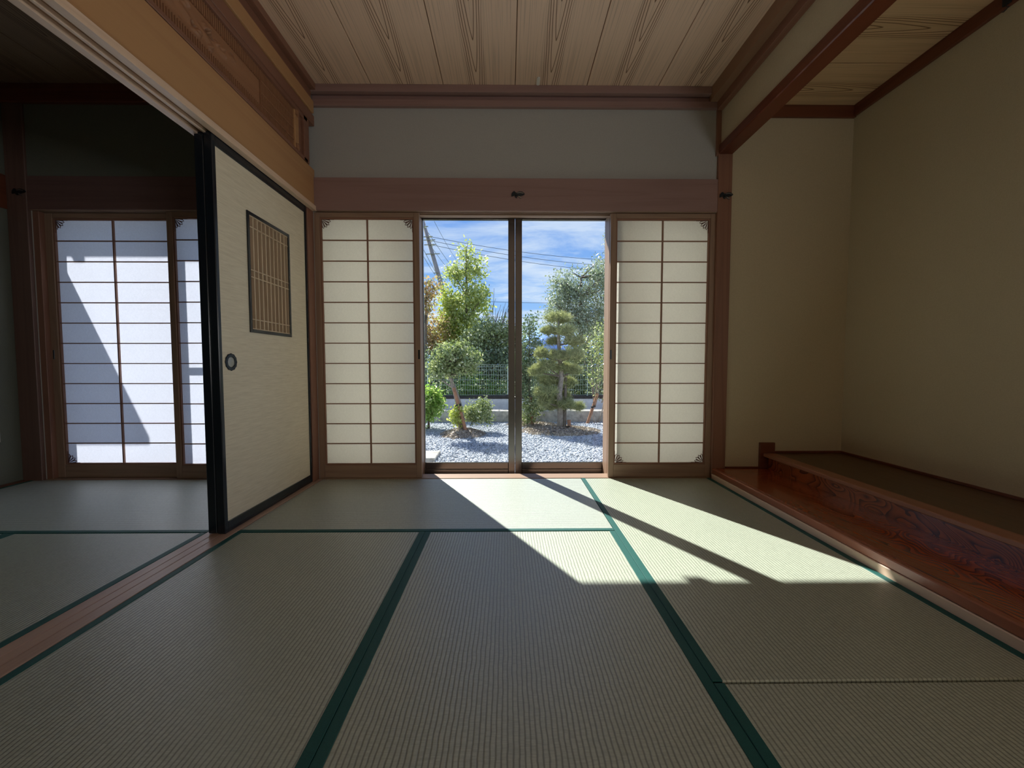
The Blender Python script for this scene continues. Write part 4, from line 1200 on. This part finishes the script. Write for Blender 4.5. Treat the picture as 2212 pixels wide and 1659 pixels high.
# --- leaning camellia in the left pane
Yc = 7.45
base = W3(1000, 936, Yc)
trunk = [W3(996, 905, Yc), W3(990, 870, Yc), W3(981, 840, Yc), W3(972, 812, Yc), W3(968, 790, Yc)]
bl = [blob(955, 790, Yc, 26, 22), blob(985, 770, Yc, 30, 26), blob(1008, 785, Yc, 24, 22), blob(965, 762, Yc, 24, 16), blob(945, 800, Yc, 16, 14), blob(985, 800, Yc, 26, 12), blob(1022, 772, Yc, 14, 12)]
plant('leaning_tree', 'leaning garden tree with glossy leaves on the left soil mound', 'tree', base, trunk, bl, 5200, .060, 'camellia', .06, 10, .080, .55, 'bark_pale', 34)
bl = [blob(1034, 888, Yc + .25, 24, 20), blob(1020, 898, Yc + .2, 18, 14), blob(1046, 876, Yc + .3, 14, 14), blob(1050, 900, Yc + .3, 10, 12)]
plant('round_shrub', 'low rounded shrub right of the leaning tree trunk', 'shrub', W3(1010, 934, Yc + .2), [W3(1020, 912, Yc + .22), W3(1030, 895, Yc + .25)], bl, 2600, .050, 'camellia', .05, 10, .02, .5, 'bark_pale', 16)
bl = [blob(985, 884, Yc - .1, 10, 8), blob(978, 902, Yc - .1, 8, 8), blob(988, 912, Yc - .1, 8, 7)]
plant('low_shoots', 'leafy shoots at the foot of the leaning tree', 'shrub', W3(996, 934, Yc - .1), [W3(990, 915, Yc - .1), W3(984, 895, Yc - .1)], bl, 420, .055, 'yellow', .04, 8, .012, .55, 'bark_pale', 10)
root = empty('stake', W3(1012, 934, Yc - .12), 'reddish wooden stake tied to the leaning tree', 'stake')
MB().tube([W3(1008, 936, Yc - .12), W3(980, 838, Yc - .06)], .030, 8).build('pole', M['stake'], root)
MB().tube([W3(984, 877, Yc - .1), W3(996, 874, Yc - .1)], .022, 8).build('tie', M['tie'], root)

# --- bright shrub at the left edge
bl = [blob(925, 870, 8.1, 22, 26), blob(940, 880, 8.1, 20, 14), blob(918, 895, 8.1, 16, 16), blob(930, 852, 8.1, 20, 14), blob(905, 880, 8.1, 20, 26)]
plant('bright_shrub', 'bright green shrub at the left edge of the gravel', 'shrub', W3(926, 927, 8.1), [W3(926, 905, 8.1), W3(924, 880, 8.1)], bl, 3000, .085, 'bright', .07, 10, .03, .42, 'bark', 14)

# --- staked evergreen left in the right pane
Ye = 8.55
bl = [blob(1150, 700, Ye, 12, 20), blob(1140, 735, Ye, 18, 22), blob(1160, 752, Ye, 14, 18), blob(1140, 775, Ye, 20, 22), blob(1150, 805, Ye, 18, 20), blob(1135, 830, Ye, 18, 18), blob(1150, 850, Ye, 14, 12), blob(1120, 800, Ye, 16, 60)]
plant('staked_evergreen', 'slender dark evergreen just right of the middle door frame', 'tree', W3(1147, 921, Ye), [W3(1145, 880, Ye), W3(1143, 830, Ye), W3(1143, 770, Ye), W3(1145, 700, Ye)], bl, 4600, .060, 'dark', .07, 10, .035, .5, 'bark', 30)
bl = [blob(1145, 880, Ye - .1, 20, 18), blob(1136, 900, Ye - .1, 12, 12), blob(1166, 874, Ye - .1, 12, 12)]
plant('pale_shrub', 'pale leafed shrub at the foot of the staked evergreen', 'shrub', W3(1140, 921, Ye - .1), [W3(1141, 900, Ye - .1), W3(1144, 885, Ye - .1)], bl, 1300, .06, 'camellia', .06, 9, .015, .5, 'bark', 10)
root = empty('stake', W3(1149, 918, Ye - .12), 'upright wooden stake at the staked evergreen', 'stake')
MB().tube([W3(1149, 922, Ye - .12), W3(1146, 858, Ye - .1)], .032, 8).build('pole', M['stake'], root)
MB().tube([W3(1141, 886, Ye - .13), W3(1153, 885, Ye - .13)], .024, 8).build('tie', M['tie'], root)

# --- bare shrub and slanting stake at the right edge
Yr = 8.75
root = empty('stake', W3(1269, 915, Yr), 'slanting wooden stake at the right edge of the gravel', 'stake')
MB().tube([W3(1268, 917, Yr), W3(1291, 850, Yr)], .034, 8).build('pole', M['stake'], root)
MB().tube([W3(1277, 880, Yr - .03), W3(1286, 877, Yr - .03)], .024, 8).build('tie', M['tie'], root)
root = empty('bare_shrub', W3(1287, 918, Yr + .1), 'half-bare shrub with pale twigs behind the slanting stake', 'shrub')
q = MB()
for (a, b) in (((1285, 918), (1282, 860)), ((1282, 865), (1262, 780)), ((1285, 880), (1300, 790)), ((1290, 915), (1312, 890)), ((1296, 905), (1306, 850)), ((1282, 850), (1275, 720)), ((1300, 870), (1316, 830)), ((1286, 918), (1318, 868)), ((1284, 870), (1292, 740))):
    limb(q, W3(a[0], a[1], Yr + .1), W3(b[0], b[1], Yr + rng.uniform(-.1, .3)), .016, .006, .08)
q.build('trunk', M['bark_pale'], root, smooth=True)
cc, pts = blob_points([blob(1290, 745, Yr, 26, 34), blob(1300, 715, Yr, 18, 20), blob(1285, 800, Yr, 22, 26), blob(1300, 840, Yr, 14, 16), blob(1310, 760, Yr, 20, 60)], 1500, .08, 8)
leaf_mesh('leaves', pts, .065, LM['camellia'], root, .5)

# --- beyond the fence
def far_tree(label, px, pyb, Y, tops, n, ls, lm, clump, per=12, r0=.08, bark='bark', name='tree', twigs=30, asp=.6, group='trees beyond the fence'):
    b0 = W3(px, 786, Y); b0 = (b0[0], b0[1], -.05)
    t = [W3(px, y_, Y) for y_ in pyb]
    return plant(name, label, 'tree', b0, t, tops, n, ls, LMKEY(lm), clump, per, r0, asp, bark, twigs, group)
def LMKEY(k): return k
Ym = 13.0
far_tree('tall slender yellow-green tree rising left of the middle door frame', 1007, (760, 700, 640, 590, 540), Ym,
         [blob(1007, 550, Ym, 16, 22), blob(985, 585, Ym, 22, 16), blob(1025, 580, Ym, 22, 20), blob(1005, 600, Ym, 34, 18), blob(1035, 560, Ym, 10, 12), blob(1010, 635, Ym, 40, 24), blob(960, 595, Ym, 12, 6), blob(1005, 670, Ym, 46, 22), blob(1035, 650, Ym, 26, 30), blob(1010, 705, Ym, 50, 24)],
         5400, .100, 'maple', .10, 9, .06, twigs=54, name='maple_tree')
Yu = 12.0
far_tree('orange and brown autumn tree at the left edge of the view', 920, (760, 700, 650, 610), Yu,
         [blob(918, 615, Yu, 10, 18), blob(938, 620, Yu, 12, 16), blob(922, 655, Yu, 20, 18), blob(905, 640, Yu, 20, 40), blob(930, 640, Yu, 10, 14)],
         1100, .09, 'autumn', .10, 9, .05, twigs=24, name='autumn_tree')
far_tree('mottled orange-green bushy tree low at the left', 940, (770, 740, 715), Yu + .5,
         [blob(938, 715, Yu + .5, 28, 26), blob(925, 745, Yu + .5, 30, 26), blob(950, 735, Yu + .5, 20, 22), blob(905, 730, Yu + .5, 26, 40)],
         3000, .09, 'autumn', .12, 10, .05, name='bushy_tree')
far_tree('yellow-green bushy tree below the utility pole', 975, (770, 730, 680, 640), Yu + 1,
         [blob(962, 640, Yu + 1, 8, 14), blob(970, 670, Yu + 1, 16, 20), blob(975, 705, Yu + 1, 24, 24), blob(980, 740, Yu + 1, 26, 22)],
         3600, .10, 'yellow', .13, 10, .05, name='bushy_tree')
Yg_ = 11.6
far_tree('grey-green tangled tree left of the middle door frame', 1060, (780, 750, 720), Yg_, 
         [blob(1050, 720, Yg_, 34, 24), blob(1085, 722, Yg_, 26, 26), blob(1035, 750, Yg_, 34, 28), blob(1075, 765, Yg_, 36, 30), blob(1105, 750, Yg_, 30, 36)],
         7500, .085, 'camellia', .13, 9, .07, name='tangled_tree', twigs=60)
far_tree('dark dense shrubbery behind the left part of the fence', 960, (800, 790, 770), 11.0,
         [blob(930, 790, 11.0, 34, 30), blob(975, 800, 11.0, 34, 26), blob(1020, 815, 11.0, 30, 20), blob(1065, 805, 11.0, 36, 26), blob(1100, 790, 11.0, 30, 34), blob(920, 835, 11.0, 30, 22), blob(1060, 780, 11.0, 40, 24), blob(990, 775, 11.0, 36, 22)],
         9500, .075, 'dark', .13, 9, .04, name='dense_shrubbery', twigs=30)
far_tree('green leafy plants low behind the left part of the fence', 1040, (850, 840, 830), 10.6,
         [blob(1000, 840, 10.6, 30, 12), blob(1045, 842, 10.6, 30, 12), blob(1030, 822, 10.6, 20, 10), blob(1085, 838, 10.6, 26, 14), blob(955, 842, 10.6, 26, 14)],
         2600, .07, 'bright', .09, 9, .02, name='leafy_plants', twigs=12)
Yo = 11.6
far_tree('large grey-green evergreen tree filling the right of the view', 1255, (760, 700, 640, 600), Yo,
         [blob(1208, 610, Yo, 16, 20), blob(1235, 605, Yo, 16, 22), blob(1215, 645, Yo, 26, 26), blob(1250, 640, Yo, 28, 30), blob(1282, 600, Yo, 18, 26), blob(1305, 590, Yo, 22, 34), blob(1295, 640, Yo, 30, 34), blob(1225, 690, Yo, 34, 32), blob(1270, 700, Yo, 36, 36), blob(1310, 700, Yo, 30, 50), blob(1198, 665, Yo, 12, 20)],
         15000, .080, 'olive', .12, 10, .10, name='evergreen_tree', twigs=70, asp=.42)
far_tree('trailing branch of small leaves at the top right of the view', 1316, (600, 540, 490), 9.6,
         [blob(1309, 500, 9.6, 4, 22), blob(1311, 545, 9.6, 4, 22), blob(1309, 575, 9.6, 5, 10), blob(1316, 520, 9.6, 6, 40)],
         360, .045, 'olive', .03, 6, .015, name='trailing_branch', twigs=14, asp=.45)
far_tree('mixed shrubs behind the right part of the fence', 1230, (840, 820, 790), 11.0,
         [blob(1165, 790, 11.0, 30, 20), blob(1150, 830, 11.0, 36, 26), blob(1200, 810, 11.0, 34, 34), blob(1250, 800, 11.0, 40, 36), blob(1300, 800, 11.0, 36, 40), blob(1220, 842, 11.0, 40, 14), blob(1280, 842, 11.0, 40, 14), blob(1255, 765, 11.0, 30, 18)],
         11000, .075, 'camellia', .13, 9, .04, name='dense_shrubbery', twigs=30)
# bare bushes with thin straight twigs near the middle frame
root = empty('bare_bush', (W3(1080, 786, 12.2)[0], 12.2, -.05), 'bush of thin bare twigs against the sky left of the middle frame', 'bush')
q = MB()
for k in range(46):
    x_ = rng.uniform(1050, 1105)
    limb(q, W3(x_ - rng.uniform(5, 22), 740, 12.2), W3(x_ + rng.uniform(-6, 14), rng.uniform(600, 700) if k % 5 == 0 else rng.uniform(655, 705), 12.2), .010, .004, .02, 4, 4)
q.tube([(W3(1080, 786, 12.2)[0], 12.2, -.05), W3(1075, 735, 12.2)], [.04, .02], 6)
q.build('twigs', M['bark'], root)

# --- utility pole and lines
M['pole'] = plain('pole_concrete', (0.34, 0.31, 0.31), 0.8, noise=.15, nscale=3)
M['cable'] = plain('cable', (0.05, 0.07, 0.09), 0.6)
Yq = 20.0
root = empty('utility_pole', (W3(990, 786, Yq)[0], Yq, -.05), 'leaning grey utility pole at the left of the sky', 'utility pole')
pt, pb = Vector(W3(909, 462, Yq)), Vector(W3(990, 786, Yq)); pb.z = -.05
pb = pt + (Vector(W3(972, 680, Yq)) - pt) * ((pt.z + .05) / (pt.z - W3(972, 680, Yq)[2]))
MB().tube([pb, pt], [.15, .085], 12).build('shaft', M['pole'], root, smooth=True)
for (px_, py_, l) in ((915, 490, .22), (921, 512, .30), (925, 519, .34), (929, 529, .28), (935, 549, .34), (942, 590, .12)):
    a = Vector(W3(px_, py_, Yq - .12))
    MB().tube([a - Vector((l, 0, 0)), a + Vector((l, 0, .02))], .022, 6).build('crossarm', M['steel'], root)
for (px_, py_) in ((929, 511), (932, 520), (934, 529), (919, 490)):
    a = Vector(W3(px_, py_, Yq - .1))
    MB().lathe([(.02, -.06), (.05, -.04), (.03, 0), (.05, .03), (.02, .06)], a, 'z', 10).build('insulator', M['white_plastic'], root)
def line(a, b, Ya, Yb, sag, label, r=.011):
    A, B = Vector(W3(a[0], a[1], Ya)), Vector(W3(b[0], b[1], Yb))
    root = empty('power_line', A, label, 'power line', 'power lines crossing the sky')
    pts = []
    for i in range(15):
        t = i / 14
        p_ = A.lerp(B, t); p_.z -= sag * 4 * t * (1 - t); pts.append(p_)
    MB().tube(pts, r, 5).build('cable', M['cable'], root)
line((928, 511), (1420, 565), 20, 24, .30, 'highest of the three parallel wires crossing the sky')
line((931, 520), (1420, 578), 20, 24, .30, 'middle of the three parallel wires crossing the sky')
line((933, 529), (1420, 590), 20, 24, .30, 'lowest of the three parallel wires crossing the sky')
line((920, 495), (1010, 620), 20, 34, .1, 'steep wire falling right from the pole top')
line((924, 522), (985, 600), 20, 34, .1, 'steep wire falling right from below the pole top')
line((938, 478), (985, 560), 24, 38, .1, 'thin steep wire falling right beside the pole')
line((905, 520), (975, 645), 18, 30, .1, 'steep wire passing behind the middle of the pole')
line((905, 535), (945, 600), 18, 30, .1, 'short steep wire left of the pole')
line((1040, 651), (1260, 654), 30, 30, .05, 'thin faint wire low over the right trees', .013)
line((1040, 684), (1260, 687), 30, 30, .05, 'thin lowest wire just above the pine top', .013)
line((905, 683), (960, 685), 26, 26, .02, 'short level wire low beside the pole', .013)

# --- distant mountain
M['mountain'] = plain('mountain_haze_blue', (0.30, 0.46, 0.86), 1.0, spec=0.0, noise=.06, nscale=.02)  # distance haze put into the base colour as blue
V = []; Fq = []
prof = [(-260, 2), (-160, 8), (-60, 14), (0, 22), (30, 37), (44, 34), (70, 28), (120, 20), (180, 12), (280, 3)]
def ridge(x):
    for (a, ha), (b, hb) in zip(prof, prof[1:]):
        if a <= x <= b:
            t = (x - a) / (b - a); return ha + (hb - ha) * t
    return 2
nx = 140
for i in range(nx + 1):
    x = -260 + 540 * i / nx
    hgt = ridge(x) + 1.3 * math.sin(x * .21) + .8 * math.sin(x * .53)
    V += [(x, 380, -1), (x, 400, max(1, hgt * .62)), (x, 415, max(1.5, hgt)), (x, 460, -1)]
for i in range(nx):
    a = i * 4
    for k in range(3): Fq.append((a + k, a + 4 + k, a + 5 + k, a + 1 + k))
tag(fastmesh('mountain', V, Fq, M['mountain'], None, True), 'hazy blue mountain on the horizon behind the pine', 'mountain')
